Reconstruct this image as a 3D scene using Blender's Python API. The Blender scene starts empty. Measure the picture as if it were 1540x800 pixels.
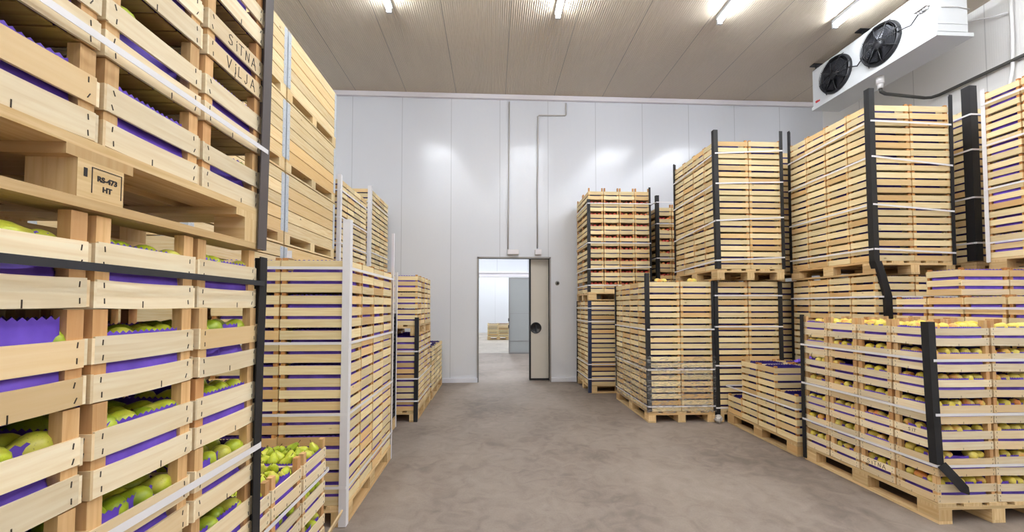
import bpy, math, random
from mathutils import Vector, Matrix, Euler, noise
random.seed(7)
S = bpy.context.scene
COL = S.collection
H_CAM, FOC = 1.55, 600.0
PI = math.pi

# ------------------------------------------------------------------ colours and materials
def lin(c):
    c /= 255.0
    return c / 12.92 if c <= 0.04045 else ((c + 0.055) / 1.055) ** 2.4
def rgb(r, g, b): return (lin(r), lin(g), lin(b), 1.0)

def new_mat(name):
    m = bpy.data.materials.new(name); m.use_nodes = True
    nt = m.node_tree; b = nt.nodes['Principled BSDF']
    return m, nt, b
def N(nt, t, **kw):
    n = nt.nodes.new(t)
    for k, v in kw.items(): setattr(n, k, v)
    return n
def plain(name, col, rough=0.5, metal=0.0, vary=0.0, bump=0.0, bscale=40, spec=0.5):
    m, nt, b = new_mat(name)
    b.inputs['Base Color'].default_value = col
    b.inputs['Roughness'].default_value = rough
    b.inputs['Metallic'].default_value = metal
    b.inputs['Specular IOR Level'].default_value = spec
    tc = N(nt, 'ShaderNodeTexCoord')
    nz = N(nt, 'ShaderNodeTexNoise'); nz.inputs['Scale'].default_value = bscale; nz.inputs['Detail'].default_value = 4
    nt.links.new(tc.outputs['Object'], nz.inputs['Vector'])
    if vary:
        mp = N(nt, 'ShaderNodeMapRange'); mp.inputs['To Min'].default_value = 1 - vary; mp.inputs['To Max'].default_value = 1 + vary
        hs = N(nt, 'ShaderNodeHueSaturation'); hs.inputs['Color'].default_value = col
        nt.links.new(nz.outputs['Fac'], mp.inputs['Value']); nt.links.new(mp.outputs[0], hs.inputs['Value'])
        nt.links.new(hs.outputs[0], b.inputs['Base Color'])
    if bump:
        bp = N(nt, 'ShaderNodeBump'); bp.inputs['Strength'].default_value = bump; bp.inputs['Distance'].default_value = 0.01
        nt.links.new(nz.outputs['Fac'], bp.inputs['Height']); nt.links.new(bp.outputs[0], b.inputs['Normal'])
    return m

def wood(name, c1, c2, c3, rough=0.62, knots=0.6):
    """grain along U; each board its own tone"""
    m, nt, b = new_mat(name); L = nt.links
    uv = N(nt, 'ShaderNodeUVMap'); geo = N(nt, 'ShaderNodeNewGeometry'); oi = N(nt, 'ShaderNodeObjectInfo')
    add = N(nt, 'ShaderNodeMath', operation='ADD'); fr = N(nt, 'ShaderNodeMath', operation='FRACT')
    mul = N(nt, 'ShaderNodeMath', operation='MULTIPLY'); mul.inputs[1].default_value = 3.37
    L.new(oi.outputs['Random'], mul.inputs[0])
    L.new(geo.outputs['Random Per Island'], add.inputs[0]); L.new(mul.outputs[0], add.inputs[1]); L.new(add.outputs[0], fr.inputs[0])
    off = N(nt, 'ShaderNodeVectorMath', operation='SCALE'); off.inputs[0].default_value = (13.1, 7.7, 0); L.new(fr.outputs[0], off.inputs['Scale'])
    va = N(nt, 'ShaderNodeVectorMath', operation='ADD'); L.new(uv.outputs[0], va.inputs[0]); L.new(off.outputs[0], va.inputs[1])
    mp = N(nt, 'ShaderNodeMapping'); mp.inputs['Scale'].default_value = (4, 70, 1); L.new(va.outputs[0], mp.inputs['Vector'])
    nz = N(nt, 'ShaderNodeTexNoise'); nz.inputs['Scale'].default_value = 1; nz.inputs['Detail'].default_value = 5; nz.inputs['Distortion'].default_value = 0.6
    L.new(mp.outputs[0], nz.inputs['Vector'])
    rmp = N(nt, 'ShaderNodeValToRGB'); e = rmp.color_ramp.elements
    e[0].position = 0.3; e[0].color = c2; e[1].position = 0.66; e[1].color = c1
    L.new(nz.outputs['Fac'], rmp.inputs[0])
    # boards of the warmer timber
    mr = N(nt, 'ShaderNodeMapRange'); mr.inputs['From Min'].default_value = 0.62; mr.inputs['From Max'].default_value = 1.0; mr.inputs['To Max'].default_value = 0.75
    L.new(fr.outputs[0], mr.inputs['Value'])
    mx = N(nt, 'ShaderNodeMixRGB'); mx.inputs[2].default_value = c3; L.new(mr.outputs[0], mx.inputs[0]); L.new(rmp.outputs[0], mx.inputs[1])
    fr2 = N(nt, 'ShaderNodeMath', operation='FRACT'); m2 = N(nt, 'ShaderNodeMath', operation='MULTIPLY'); m2.inputs[1].default_value = 17.3
    L.new(fr.outputs[0], m2.inputs[0]); L.new(m2.outputs[0], fr2.inputs[0])
    vr = N(nt, 'ShaderNodeMapRange'); vr.inputs['To Min'].default_value = 0.76; vr.inputs['To Max'].default_value = 1.08; L.new(fr2.outputs[0], vr.inputs['Value'])
    hs = N(nt, 'ShaderNodeHueSaturation'); L.new(mx.outputs[0], hs.inputs['Color']); L.new(vr.outputs[0], hs.inputs['Value'])
    # knots
    mk = N(nt, 'ShaderNodeMapping'); mk.inputs['Scale'].default_value = (5, 11, 1); L.new(va.outputs[0], mk.inputs['Vector'])
    vo = N(nt, 'ShaderNodeTexVoronoi'); vo.inputs['Scale'].default_value = 1.0; L.new(mk.outputs[0], vo.inputs['Vector'])
    kr = N(nt, 'ShaderNodeMapRange'); kr.inputs['From Min'].default_value = 0.05; kr.inputs['From Max'].default_value = 0.11; kr.inputs['To Min'].default_value = knots; kr.inputs['To Max'].default_value = 0
    L.new(vo.outputs['Distance'], kr.inputs['Value'])
    sep = N(nt, 'ShaderNodeSeparateColor'); L.new(vo.outputs['Color'], sep.inputs[0])
    gt = N(nt, 'ShaderNodeMath', operation='GREATER_THAN'); gt.inputs[1].default_value = 0.78; L.new(sep.outputs[0], gt.inputs[0])
    km = N(nt, 'ShaderNodeMath', operation='MULTIPLY'); L.new(kr.outputs[0], km.inputs[0]); L.new(gt.outputs[0], km.inputs[1])
    mk2 = N(nt, 'ShaderNodeMixRGB'); mk2.inputs[2].default_value = rgb(95, 58, 30); L.new(km.outputs[0], mk2.inputs[0]); L.new(hs.outputs[0], mk2.inputs[1])
    L.new(mk2.outputs[0], b.inputs['Base Color'])
    b.inputs['Roughness'].default_value = rough
    b.inputs['Specular IOR Level'].default_value = 0.3
    bp = N(nt, 'ShaderNodeBump'); bp.inputs['Strength'].default_value = 0.12; bp.inputs['Distance'].default_value = 0.004
    L.new(nz.outputs['Fac'], bp.inputs['Height']); L.new(bp.outputs[0], b.inputs['Normal'])
    return m

M = {}
M['slat'] = wood('pale_poplar', rgb(250, 235, 202), rgb(238, 216, 175), rgb(233, 196, 138))
M['slat_far'] = wood('pale_pine', rgb(250, 232, 186), rgb(239, 214, 160), rgb(224, 176, 110))
M['post'] = wood('brown_pine', rgb(232, 192, 138), rgb(212, 166, 110), rgb(202, 142, 88), knots=0.3)
M['post_dark'] = wood('orange_pine', rgb(214, 160, 98), rgb(188, 128, 70), rgb(176, 108, 56), knots=0.3)
M['pallet'] = wood('pallet_wood', rgb(238, 210, 160), rgb(216, 180, 124), rgb(196, 152, 98))
M['bin'] = wood('bin_plank', rgb(238, 218, 174), rgb(222, 192, 138), rgb(222, 178, 112), knots=0.75)
M['base'] = wood('crate_floor', rgb(205, 176, 112), rgb(176, 144, 86), rgb(170, 130, 74))
M['staple'] = plain('staple_wire', rgb(70, 62, 55), 0.45, 0.6)

def paper_mat(name, c1, c2):
    m, nt, b = new_mat(name); L = nt.links
    tc = N(nt, 'ShaderNodeTexCoord'); nz = N(nt, 'ShaderNodeTexNoise'); nz.inputs['Scale'].default_value = 9; nz.inputs['Detail'].default_value = 3
    L.new(tc.outputs['Object'], nz.inputs['Vector'])
    r = N(nt, 'ShaderNodeValToRGB'); r.color_ramp.elements[0].position = .35; r.color_ramp.elements[0].color = c1; r.color_ramp.elements[1].position = .7; r.color_ramp.elements[1].color = c2
    L.new(nz.outputs['Fac'], r.inputs[0]); L.new(r.outputs[0], b.inputs['Base Color'])
    b.inputs['Roughness'].default_value = 0.55
    bp = N(nt, 'ShaderNodeBump'); bp.inputs['Strength'].default_value = 0.5; bp.inputs['Distance'].default_value = 0.02
    L.new(nz.outputs['Fac'], bp.inputs['Height']); L.new(bp.outputs[0], b.inputs['Normal'])
    return m
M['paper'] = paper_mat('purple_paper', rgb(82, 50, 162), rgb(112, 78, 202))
M['paper_shaded'] = paper_mat('shaded_purple_paper', rgb(42, 29, 106), rgb(62, 45, 140))  # same purple paper, with the shade of the slat gaps put into its colour
M['guard_black'] = plain('black_card', rgb(25, 25, 28), 0.6, vary=.15, bscale=6)
M['guard_charcoal'] = plain('charcoal_card', rgb(84, 77, 76), 0.55, vary=.12, bscale=6)
M['guard_navy'] = plain('navy_card', rgb(34, 46, 78), 0.55, vary=.15, bscale=6)
M['guard_white'] = plain('white_card', rgb(232, 230, 232), 0.55, vary=.04, bscale=6)
M['strap_white'] = plain('white_strapping', rgb(236, 234, 236), 0.35, spec=.5)
M['strap_black'] = plain('black_strapping', rgb(44, 46, 52), 0.5)
M['buckle'] = plain('strap_seal', rgb(120, 122, 126), 0.35, 0.9)
M['ink'] = plain('marker_ink', rgb(38, 32, 34), 0.7)
M['galv'] = plain('galvanised_steel', rgb(196, 202, 208), 0.45, 0.25, vary=.18, bscale=60)
M['white_metal'] = plain('white_coated_steel', rgb(200, 202, 202), 0.4, vary=.02, bscale=5)
M['black_plastic'] = plain('black_plastic', rgb(30, 30, 33), 0.42)
M['crate_plastic'] = plain('black_crate_plastic', rgb(40, 41, 46), 0.45)
M['dark_pipe'] = plain('pipe_insulation', rgb(66, 64, 60), 0.6)
M['conduit'] = plain('grey_conduit', rgb(188, 184, 180), 0.45)
M['box_white'] = plain('white_box', rgb(232, 230, 228), 0.4)
M['red'] = plain('red_mark', rgb(200, 40, 40), 0.5)
M['chrome'] = plain('grey_steel', rgb(150, 148, 146), 0.35, 0.6)
M['steel_frame'] = plain('door_frame_steel', rgb(150, 146, 142), 0.4, 0.35)
M['stem'] = plain('pear_stem', rgb(92, 66, 36), 0.8)
M['blade'] = plain('fan_blade', rgb(46, 47, 52), 0.3, 0.3)
M['trim_white'] = plain('white_trim', rgb(236, 232, 236), 0.4)
M['kerb'] = plain('kerb_white', rgb(226, 228, 236), 0.5)
M['grey_door'] = plain('grey_door', rgb(158, 160, 158), 0.45, vary=.03, bscale=3)
M['leaf_door'] = plain('door_panel', rgb(214, 208, 196), 0.42, vary=.02, bscale=3)

def fruit_mat(name, c1, c2, c3):
    m, nt, b = new_mat(name); L = nt.links
    tc = N(nt, 'ShaderNodeTexCoord'); oi = N(nt, 'ShaderNodeObjectInfo'); geo = N(nt, 'ShaderNodeNewGeometry')
    ad = N(nt, 'ShaderNodeVectorMath', operation='ADD'); L.new(tc.outputs['Object'], ad.inputs[0]); L.new(oi.outputs['Random'], ad.inputs[1])
    nz = N(nt, 'ShaderNodeTexNoise'); nz.inputs['Scale'].default_value = 16; nz.inputs['Detail'].default_value = 4
    L.new(ad.outputs[0], nz.inputs['Vector'])
    sm = N(nt, 'ShaderNodeMath', operation='ADD'); L.new(oi.outputs['Random'], sm.inputs[0]); L.new(geo.outputs['Random Per Island'], sm.inputs[1])
    fr = N(nt, 'ShaderNodeMath', operation='FRACT'); L.new(sm.outputs[0], fr.inputs[0])
    mr = N(nt, 'ShaderNodeMapRange'); mr.inputs['To Min'].default_value = -.3; mr.inputs['To Max'].default_value = .3; L.new(fr.outputs[0], mr.inputs['Value'])
    s2 = N(nt, 'ShaderNodeMath', operation='ADD'); L.new(nz.outputs['Fac'], s2.inputs[0]); L.new(mr.outputs[0], s2.inputs[1])
    r = N(nt, 'ShaderNodeValToRGB'); e = r.color_ramp.elements
    e[0].position = .2; e[0].color = c1; e[1].position = .62; e[1].color = c2
    x = e.new(.86); x.color = c3
    L.new(s2.outputs[0], r.inputs[0])
    # fine freckles
    n2 = N(nt, 'ShaderNodeTexNoise'); n2.inputs['Scale'].default_value = 260; L.new(ad.outputs[0], n2.inputs['Vector'])
    g = N(nt, 'ShaderNodeMapRange'); g.inputs['From Min'].default_value = .64; g.inputs['From Max'].default_value = .72; g.inputs['To Max'].default_value = .5; L.new(n2.outputs['Fac'], g.inputs['Value'])
    mx = N(nt, 'ShaderNodeMixRGB'); mx.inputs[2].default_value = rgb(96, 84, 30); L.new(g.outputs[0], mx.inputs[0]); L.new(r.outputs[0], mx.inputs[1])
    L.new(mx.outputs[0], b.inputs['Base Color']); b.inputs['Roughness'].default_value = .38
    return m
M['pear_green'] = fruit_mat('green_pear_skin', rgb(138, 160, 34), rgb(192, 202, 54), rgb(212, 206, 88))
M['pear_yellow'] = fruit_mat('yellow_pear_skin', rgb(222, 200, 70), rgb(234, 216, 110), rgb(224, 140, 70))
M['apple'] = fruit_mat('red_apple_skin', rgb(170, 44, 40), rgb(196, 72, 50), rgb(222, 170, 90))

def ribbed(name, col, axis, seam0, seam_period, rib, rough, bump, seam_dark=0.55, coat=0.0, second=None):
    """coated sandwich panel: fine ribs and a dark joint every panel (world metres)"""
    m, nt, b = new_mat(name); L = nt.links
    geo = N(nt, 'ShaderNodeNewGeometry'); sp = N(nt, 'ShaderNodeSeparateXYZ'); L.new(geo.outputs['Position'], sp.inputs[0])
    ax = sp.outputs[axis]
    def mth(op, a, v=None, w=None):
        n = N(nt, 'ShaderNodeMath', operation=op); L.new(a, n.inputs[0])
        if v is not None:
            if isinstance(v, (int, float)): n.inputs[1].default_value = v
            else: L.new(v, n.inputs[1])
        return n.outputs[0]
    f = mth('FRACT', mth('DIVIDE', mth('SUBTRACT', ax, seam0 - 50 * seam_period), seam_period))
    d = mth('MULTIPLY', mth('MINIMUM', f, mth('SUBTRACT', f, 1.0) if False else mth('ABSOLUTE', mth('SUBTRACT', f, 1.0))), seam_period)
    seam = mth('LESS_THAN', d, 0.006)
    r = mth('SINE', mth('MULTIPLY', ax, 2 * PI / rib))
    r = mth('POWER', mth('ABSOLUTE', r), 0.6)
    nz = N(nt, 'ShaderNodeTexNoise'); nz.inputs['Scale'].default_value = 0.5; nz.inputs['Detail'].default_value = 3
    L.new(geo.outputs['Position'], nz.inputs['Vector'])
    mr = N(nt, 'ShaderNodeMapRange'); mr.inputs['To Min'].default_value = .95; mr.inputs['To Max'].default_value = 1.05; L.new(nz.outputs['Fac'], mr.inputs['Value'])
    hs = N(nt, 'ShaderNodeHueSaturation'); hs.inputs['Color'].default_value = col; L.new(mr.outputs[0], hs.inputs['Value'])
    mx = N(nt, 'ShaderNodeMixRGB'); mx.inputs[2].default_value = tuple(c * seam_dark for c in col[:3]) + (1,)
    L.new(seam, mx.inputs[0]); L.new(hs.outputs[0], mx.inputs[1]); L.new(mx.outputs[0], b.inputs['Base Color'])
    b.inputs['Roughness'].default_value = rough
    b.inputs['Coat Weight'].default_value = coat; b.inputs['Coat Roughness'].default_value = .2
    bp = N(nt, 'ShaderNodeBump'); bp.inputs['Strength'].default_value = bump; bp.inputs['Distance'].default_value = .008
    L.new(r, bp.inputs['Height']); L.new(bp.outputs[0], b.inputs['Normal'])
    return m
M['wall'] = ribbed('wall_panel', rgb(222, 225, 231), 0, 0.145, 1.007, .052, .17, .09, .72)
M['wall'].node_tree.nodes['Principled BSDF'].inputs['Specular IOR Level'].default_value = .95
M['wall_side'] = ribbed('side_wall_panel', rgb(226, 224, 220), 1, 0.34, 1.0, .052, .32, .12, .72)
M['ceiling'] = ribbed('ceiling_panel', rgb(212, 198, 176), 0, 0.257, 1.02, .065, .3, 1.0, .5)

def floor_mat(name, base, dark, light):
    m, nt, b = new_mat(name); L = nt.links
    geo = N(nt, 'ShaderNodeNewGeometry')
    def nzz(sc, det, dist=0):
        n = N(nt, 'ShaderNodeTexNoise'); n.inputs['Scale'].default_value = sc; n.inputs['Detail'].default_value = det; n.inputs['Distortion'].default_value = dist
        L.new(geo.outputs['Position'], n.inputs['Vector']); return n.outputs['Fac']
    a = nzz(.9, 6, .4); c = nzz(6, 6, 1.2); d = nzz(70, 3)
    r = N(nt, 'ShaderNodeValToRGB'); e = r.color_ramp.elements; e[0].position = .32; e[0].color = dark; e[1].position = .7; e[1].color = light
    x = e.new(.5); x.color = base
    mixv = N(nt, 'ShaderNodeMath', operation='MULTIPLY_ADD'); mixv.inputs[1].default_value = .45; L.new(c, mixv.inputs[0])
    sc = N(nt, 'ShaderNodeMath', operation='MULTIPLY'); sc.inputs[1].default_value = .55; L.new(a, sc.inputs[0]); L.new(sc.outputs[0], mixv.inputs[2])
    L.new(mixv.outputs[0], r.inputs[0])
    mr = N(nt, 'ShaderNodeMapRange'); mr.inputs['To Min'].default_value = .86; mr.inputs['To Max'].default_value = 1.14; L.new(d, mr.inputs['Value'])
    hs = N(nt, 'ShaderNodeHueSaturation'); L.new(r.outputs[0], hs.inputs['Color']); L.new(mr.outputs[0], hs.inputs['Value'])
    L.new(hs.outputs[0], b.inputs['Base Color'])
    rr = N(nt, 'ShaderNodeMapRange'); rr.inputs['To Min'].default_value = .5; rr.inputs['To Max'].default_value = .75; L.new(c, rr.inputs['Value']); L.new(rr.outputs[0], b.inputs['Roughness'])
    bp = N(nt, 'ShaderNodeBump'); bp.inputs['Strength'].default_value = .15; bp.inputs['Distance'].default_value = .004; L.new(d, bp.inputs['Height']); L.new(bp.outputs[0], b.inputs['Normal'])
    return m
M['floor'] = floor_mat('concrete', rgb(134, 122, 113), rgb(103, 92, 84), rgb(152, 140, 130))
M['floor2'] = floor_mat('concrete_corridor', rgb(176, 168, 158), rgb(150, 142, 132), rgb(196, 188, 178))

def emit(name, col, st):
    m = bpy.data.materials.new(name); m.use_nodes = True; nt = m.node_tree
    nt.nodes.remove(nt.nodes['Principled BSDF'])
    e = N(nt, 'ShaderNodeEmission'); e.inputs['Color'].default_value = col; e.inputs['Strength'].default_value = st
    nt.links.new(e.outputs[0], nt.nodes['Material Output'].inputs['Surface']); return m
TUBE = 80.0
M['tube'] = emit('tube_light', (0.88, 0.93, 1.0, 1), TUBE)
M['tube2'] = emit('tube_light_corridor', (0.92, 0.96, 1.0, 1), 260.0)

def film_mat():
    m = bpy.data.materials.new('stretch_film'); m.use_nodes = True; nt = m.node_tree; L = nt.links
    nt.nodes.remove(nt.nodes['Principled BSDF'])
    tr = N(nt, 'ShaderNodeBsdfTransparent'); tr.inputs['Color'].default_value = (.985, .985, .985, 1)
    gl = N(nt, 'ShaderNodeBsdfGlossy'); gl.inputs['Roughness'].default_value = .3
    mx = N(nt, 'ShaderNodeMixShader')
    tc = N(nt, 'ShaderNodeTexCoord'); nz = N(nt, 'ShaderNodeTexNoise'); nz.inputs['Scale'].default_value = 7; nz.inputs['Detail'].default_value = 4; nz.inputs['Distortion'].default_value = 1.5
    mp = N(nt, 'ShaderNodeMapping'); mp.inputs['Scale'].default_value = (1.2, 1.2, 6); L.new(tc.outputs['Object'], mp.inputs[0]); L.new(mp.outputs[0], nz.inputs['Vector'])
    bp = N(nt, 'ShaderNodeBump'); bp.inputs['Strength'].default_value = 1.0; bp.inputs['Distance'].default_value = .04; L.new(nz.outputs['Fac'], bp.inputs['Height']); L.new(bp.outputs[0], gl.inputs['Normal'])
    ad = N(nt, 'ShaderNodeMapRange'); ad.inputs['From Min'].default_value = .45; ad.inputs['From Max'].default_value = .75; ad.inputs['To Min'].default_value = .03; ad.inputs['To Max'].default_value = .6
    L.new(nz.outputs['Fac'], ad.inputs['Value'])
    L.new(ad.outputs[0], mx.inputs[0]); L.new(tr.outputs[0], mx.inputs[1]); L.new(gl.outputs[0], mx.inputs[2])
    L.new(mx.outputs[0], nt.nodes['Material Output'].inputs['Surface'])
    return m
M['film'] = film_mat()

# ------------------------------------------------------------------ mesh builder
class MB:
    def __init__(s): s.v = []; s.f = []; s.uv = []; s.m = []; s.sm = []
    def face(s, idx, uvs=None, mi=0, smooth=False):
        s.f.append(tuple(idx)); s.uv.append(uvs or [(0, 0)] * len(idx)); s.m.append(mi); s.sm.append(smooth)
    def box(s, x0, y0, z0, x1, y1, z1, mi=0, T=None, bow=0.0, seg=1, bow_axis=2):
        """box; with seg>1 it is cut along its longest axis and bowed"""
        lo = [min(x0, x1), min(y0, y1), min(z0, z1)]; hi = [max(x0, x1), max(y0, y1), max(z0, z1)]
        d = [hi[i] - lo[i] for i in range(3)]
        ax = d.index(max(d)); a, b = [i for i in range(3) if i != ax]
        if d[a] > d[b]: a, b = b, a
        o = (random.random() * 9, random.random() * 9); base = len(s.v)
        for k in range(seg + 1):
            t = k / seg
            for (p, q) in ((0, 0), (1, 0), (1, 1), (0, 1)):
                c = [0, 0, 0]; c[ax] = lo[ax] + d[ax] * t; c[a] = (lo[a], hi[a])[p]; c[b] = (lo[b], hi[b])[q]
                c[bow_axis] += bow * 4 * t * (1 - t)
                c = Vector(c)
                s.v.append(tuple(T @ c) if T else tuple(c))
        flip = (ax, a, b) in ((0, 2, 1), (1, 0, 2), (2, 1, 0))
        def add(ix, uv):
            if flip: ix = ix[::-1]; uv = uv[::-1]
            s.face([base + i for i in ix], uv, mi)
        for k in range(seg):
            u0 = o[0] + d[ax] * k / seg; u1 = o[0] + d[ax] * (k + 1) / seg; i = 4 * k
            per = [0, d[a], d[a] + d[b], 2 * d[a] + d[b], 2 * d[a] + 2 * d[b]]
            for q in range(4):
                q2 = (q + 1) % 4
                v0, v1 = o[1] + per[q], o[1] + per[q + 1]
                add([i + q, i + q2, i + 4 + q2, i + 4 + q], [(u0, v0), (u0, v1), (u1, v1), (u1, v0)])
        e = [(o[0], o[1]), (o[0] + d[a], o[1]), (o[0] + d[a], o[1] + d[b]), (o[0], o[1] + d[b])]
        add([3, 2, 1, 0], e[::-1]); j = 4 * seg; add([j, j + 1, j + 2, j + 3], e)
        return s
    def tube(s, pts, r, n=8, mi=0, closed=False, smooth=True, caps=True):
        pts = [Vector(p) for p in pts]; base = len(s.v); m = len(pts); up = None
        for i, p in enumerate(pts):
            if closed: t = (pts[(i + 1) % m] - pts[i - 1])
            else: t = (pts[min(i + 1, m - 1)] - pts[max(i - 1, 0)])
            t.normalize()
            if up is None: up = t.orthogonal().normalized()
            up = (up - t * up.dot(t)).normalized(); w = t.cross(up)
            rr = r[i] if isinstance(r, (list, tuple)) else r
            for k in range(n):
                a = 2 * PI * k / n; s.v.append(tuple(p + (up * math.cos(a) + w * math.sin(a)) * rr))
        for i in range(m if closed else m - 1):
            j = (i + 1) % m
            for k in range(n):
                k2 = (k + 1) % n
                s.face([base + i * n + k, base + i * n + k2, base + j * n + k2, base + j * n + k], [(0, k), (0, k + 1), (.1, k + 1), (.1, k)], mi, smooth)
        if caps and not closed:
            s.face([base + k for k in range(n)][::-1], None, mi); s.face([base + (m - 1) * n + k for k in range(n)], None, mi)
        return s
    def lathe(s, prof, n=16, mi=0, T=None, bend=None):
        """profile (r,z) about Z"""
        base = len(s.v); m = len(prof)
        for (r, z) in prof:
            for k in range(n):
                a = 2 * PI * k / n; c = Vector((r * math.cos(a), r * math.sin(a), z))
                if bend: c.x += bend * z * abs(z)
                s.v.append(tuple(T @ c) if T else tuple(c))
        for i in range(m - 1):
            for k in range(n):
                k2 = (k + 1) % n
                s.face([base + i * n + k, base + i * n + k2, base + (i + 1) * n + k2, base + (i + 1) * n + k], [(k / n, i / m)] * 4, mi, True)
        s.face([base + k for k in range(n)][::-1], None, mi); s.face([base + (m - 1) * n + k for k in range(n)], None, mi)
        return s
    def add(s, o, T, mmap=None):
        b = len(s.v); s.v += [tuple(T @ Vector(v)) for v in o.v]
        s.f += [tuple(b + i for i in f) for f in o.f]; s.uv += o.uv; s.m += [mmap[i] if mmap else i for i in o.m]; s.sm += o.sm
        return s
    def mesh(s, name, mats):
        me = bpy.data.meshes.new(name); me.from_pydata(s.v, [], s.f)
        for m in mats: me.materials.append(M[m])
        uvl = me.uv_layers.new(name='UVMap'); flat = []
        for u in s.uv:
            for c in u: flat += [c[0], c[1]]
        uvl.data.foreach_set('uv', flat)
        me.polygons.foreach_set('material_index', s.m); me.polygons.foreach_set('use_smooth', s.sm)
        me.update(); return me

def link(name, data, parent=None, loc=(0, 0, 0), rot=(0, 0, 0)):
    o = bpy.data.objects.new(name, data); COL.objects.link(o)
    o.location = loc; o.rotation_euler = rot
    if parent: o.parent = parent
    return o
def obj(name, mb, mats, parent=None, loc=(0, 0, 0), rot=(0, 0, 0)):
    return link(name, mb.mesh(name, mats if isinstance(mats, (list, tuple)) else [mats]), parent, loc, rot)
LABELS = {}
def tag(o, label, cat, group=None, kind=None):
    o['label'] = label; o['category'] = cat
    if group: o['group'] = group
    if kind: o['kind'] = kind
    LABELS.setdefault(label, []).append(o)
    assert 4 <= len(label.split()) <= 16, label
    return o
def struct(name, mb, mats, parent=None, label=None, cat=None):
    o = obj(name, mb, mats, parent)
    if parent is None:
        o['kind'] = 'structure'
        if label: o['label'] = label; o['category'] = cat or name.split('_')[0]
    return o
def copy(o, parent=None, loc=None):
    c = o.copy(); COL.objects.link(c)
    if parent: c.parent = parent
    if loc is not None: c.location = loc
    return c
I4 = Matrix.Identity(4)

# ------------------------------------------------------------------ camera
cam = bpy.data.cameras.new('camera'); cam.sensor_fit = 'HORIZONTAL'; cam.sensor_width = 36
cam.lens = FOC / 1540 * 36; cam.shift_y = 39 / 1540; cam.clip_start = .02
co = bpy.data.objects.new('camera', cam); COL.objects.link(co)
co.location = (0, 0, H_CAM)
yaw, pit = math.atan(29 / 600), math.atan(21 / 600)
co.rotation_euler = Euler((PI / 2 + pit, 0, -yaw), 'XYZ')
S.camera = co

# ------------------------------------------------------------------ the setting
WY, CZ, XL, XR, YB = 8.2, 5.95, -4.3, 7.16, -4.0
mb = MB(); mb.box(XL - .2, YB - .2, -.12, XR + .2, WY, 0); struct('floor', mb, 'floor', label='brownish grey concrete floor of the cold store', cat='floor')
mb = MB(); mb.box(XL - .2, YB - .2, CZ, XR + .2, WY + .15, CZ + .15); struct('ceiling', mb, 'ceiling', label='beige ribbed panel ceiling above the crate stacks', cat='ceiling')
DX0, DX1, DZ = -.288, 1.17, 2.53
mb = MB()
mb.box(XL - .15, WY, 0, DX0, WY + .12, CZ); mb.box(DX1, WY, 0, XR + .15, WY + .12, CZ); mb.box(DX0, WY, DZ, DX1, WY + .12, CZ)
struct('wall_back', mb, 'wall', label='white ribbed panel wall with the doorway', cat='wall')
mb = MB(); mb.box(XL - .15, YB, 0, XL, WY, CZ); struct('wall_left', mb, 'wall_side')
mb = MB(); mb.box(XR, YB, 0, XR + .15, WY, CZ); struct('wall_right', mb, 'wall_side', label='pale panel wall behind the ceiling cooler', cat='wall')
mb = MB(); mb.box(XL - .15, YB - .15, 0, XR + .15, YB, CZ); struct('wall_front', mb, 'wall')
# white cove strip under the ceiling, kerb at the floor
mb = MB()
for k in range(6):
    a0, a1 = PI / 2 * k / 6, PI / 2 * (k + 1) / 6
mb.box(XL, WY - .06, CZ - .10, XR, WY, CZ - .005)
struct('trim_1', mb, 'trim_white')
for nm, a, b in (('baseboard_left', XL, DX0 - .02), ('baseboard_right', DX1 + .03, XR)):
    mb = MB(); mb.box(a, WY - .05, 0, b, WY, .085); struct(nm, mb, 'kerb')
# doorway
mb = MB()
mb.box(DX0 - .03, WY - .02, 0, DX0, WY + .13, DZ + .03); mb.box(DX1, WY - .02, 0, DX1 + .03, WY + .13, DZ + .03); mb.box(DX0 - .03, WY - .02, DZ, DX1 + .03, WY + .13, DZ + .03)
struct('trim_2', mb, 'steel_frame')
dr = bpy.data.objects.new('door_1', None); COL.objects.link(dr); dr['kind'] = 'structure'; dr['label'] = 'cream sliding cold-room door leaf with black round recessed handle'; dr['category'] = 'door'
dr.location = (0, WY + .16, 0)
mb = MB(); mb.box(.80, 0, .03, 1.9, .09, 1.72); mb.box(.80, 0, 1.735, 1.9, .09, 2.6); mb.box(.80, .01, 1.72, 1.9, .09, 1.735); obj('door_panel', mb, 'leaf_door', dr)
mb = MB(); mb.box(.765, -.02, .01, .80, .10, 2.6); mb.box(.80, -.01, .008, 1.9, .09, .04); obj('gasket', mb, 'black_plastic', dr)
mb = MB(); T = Matrix.Translation((.905, -.002, 1.09)) @ Matrix.Rotation(PI / 2, 4, 'X')
mb.lathe([(.118, -.002), (.118, .012), (.108, .016), (.10, .006), (.001, .004)], 28, 0, T)
mb.box(.895, -.03, 1.02, .915, -.012, 1.16)
obj('handle', mb, 'black_plastic', dr)

# corridor and the room beyond
Y2, Y3 = 13.1, 23.2
mb = MB(); mb.box(-6, WY, -.12, 8, Y2 + .1, 0); struct('floor_corridor', mb, 'floor')
mb = MB(); mb.box(-6, Y2 + .1, -.12, 8, Y3, 0); struct('floor_far', mb, 'floor2')
mb = MB(); mb.box(-6, Y2, 0, -1.4, Y2 + .12, 4.2); mb.box(1.25, Y2, 0, 8, Y2 + .12, 4.2); mb.box(-1.4, Y2, 2.5, 1.25, Y2 + .12, 4.2); struct('wall_corridor', mb, 'wall')
mb = MB(); mb.box(-6, Y3, 0, 8, Y3 + .12, 4.2); struct('wall_far', mb, 'wall', label='white wall at the end of the room beyond the doorway', cat='wall')
mb = MB(); mb.box(-6.1, WY + .12, 0, -6, Y3, 4.2); struct('wall_corridor_left', mb, 'wall_side')
mb = MB(); mb.box(8, WY + .12, 0, 8.1, Y3, 4.2); struct('wall_corridor_right', mb, 'wall_side')
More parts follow.
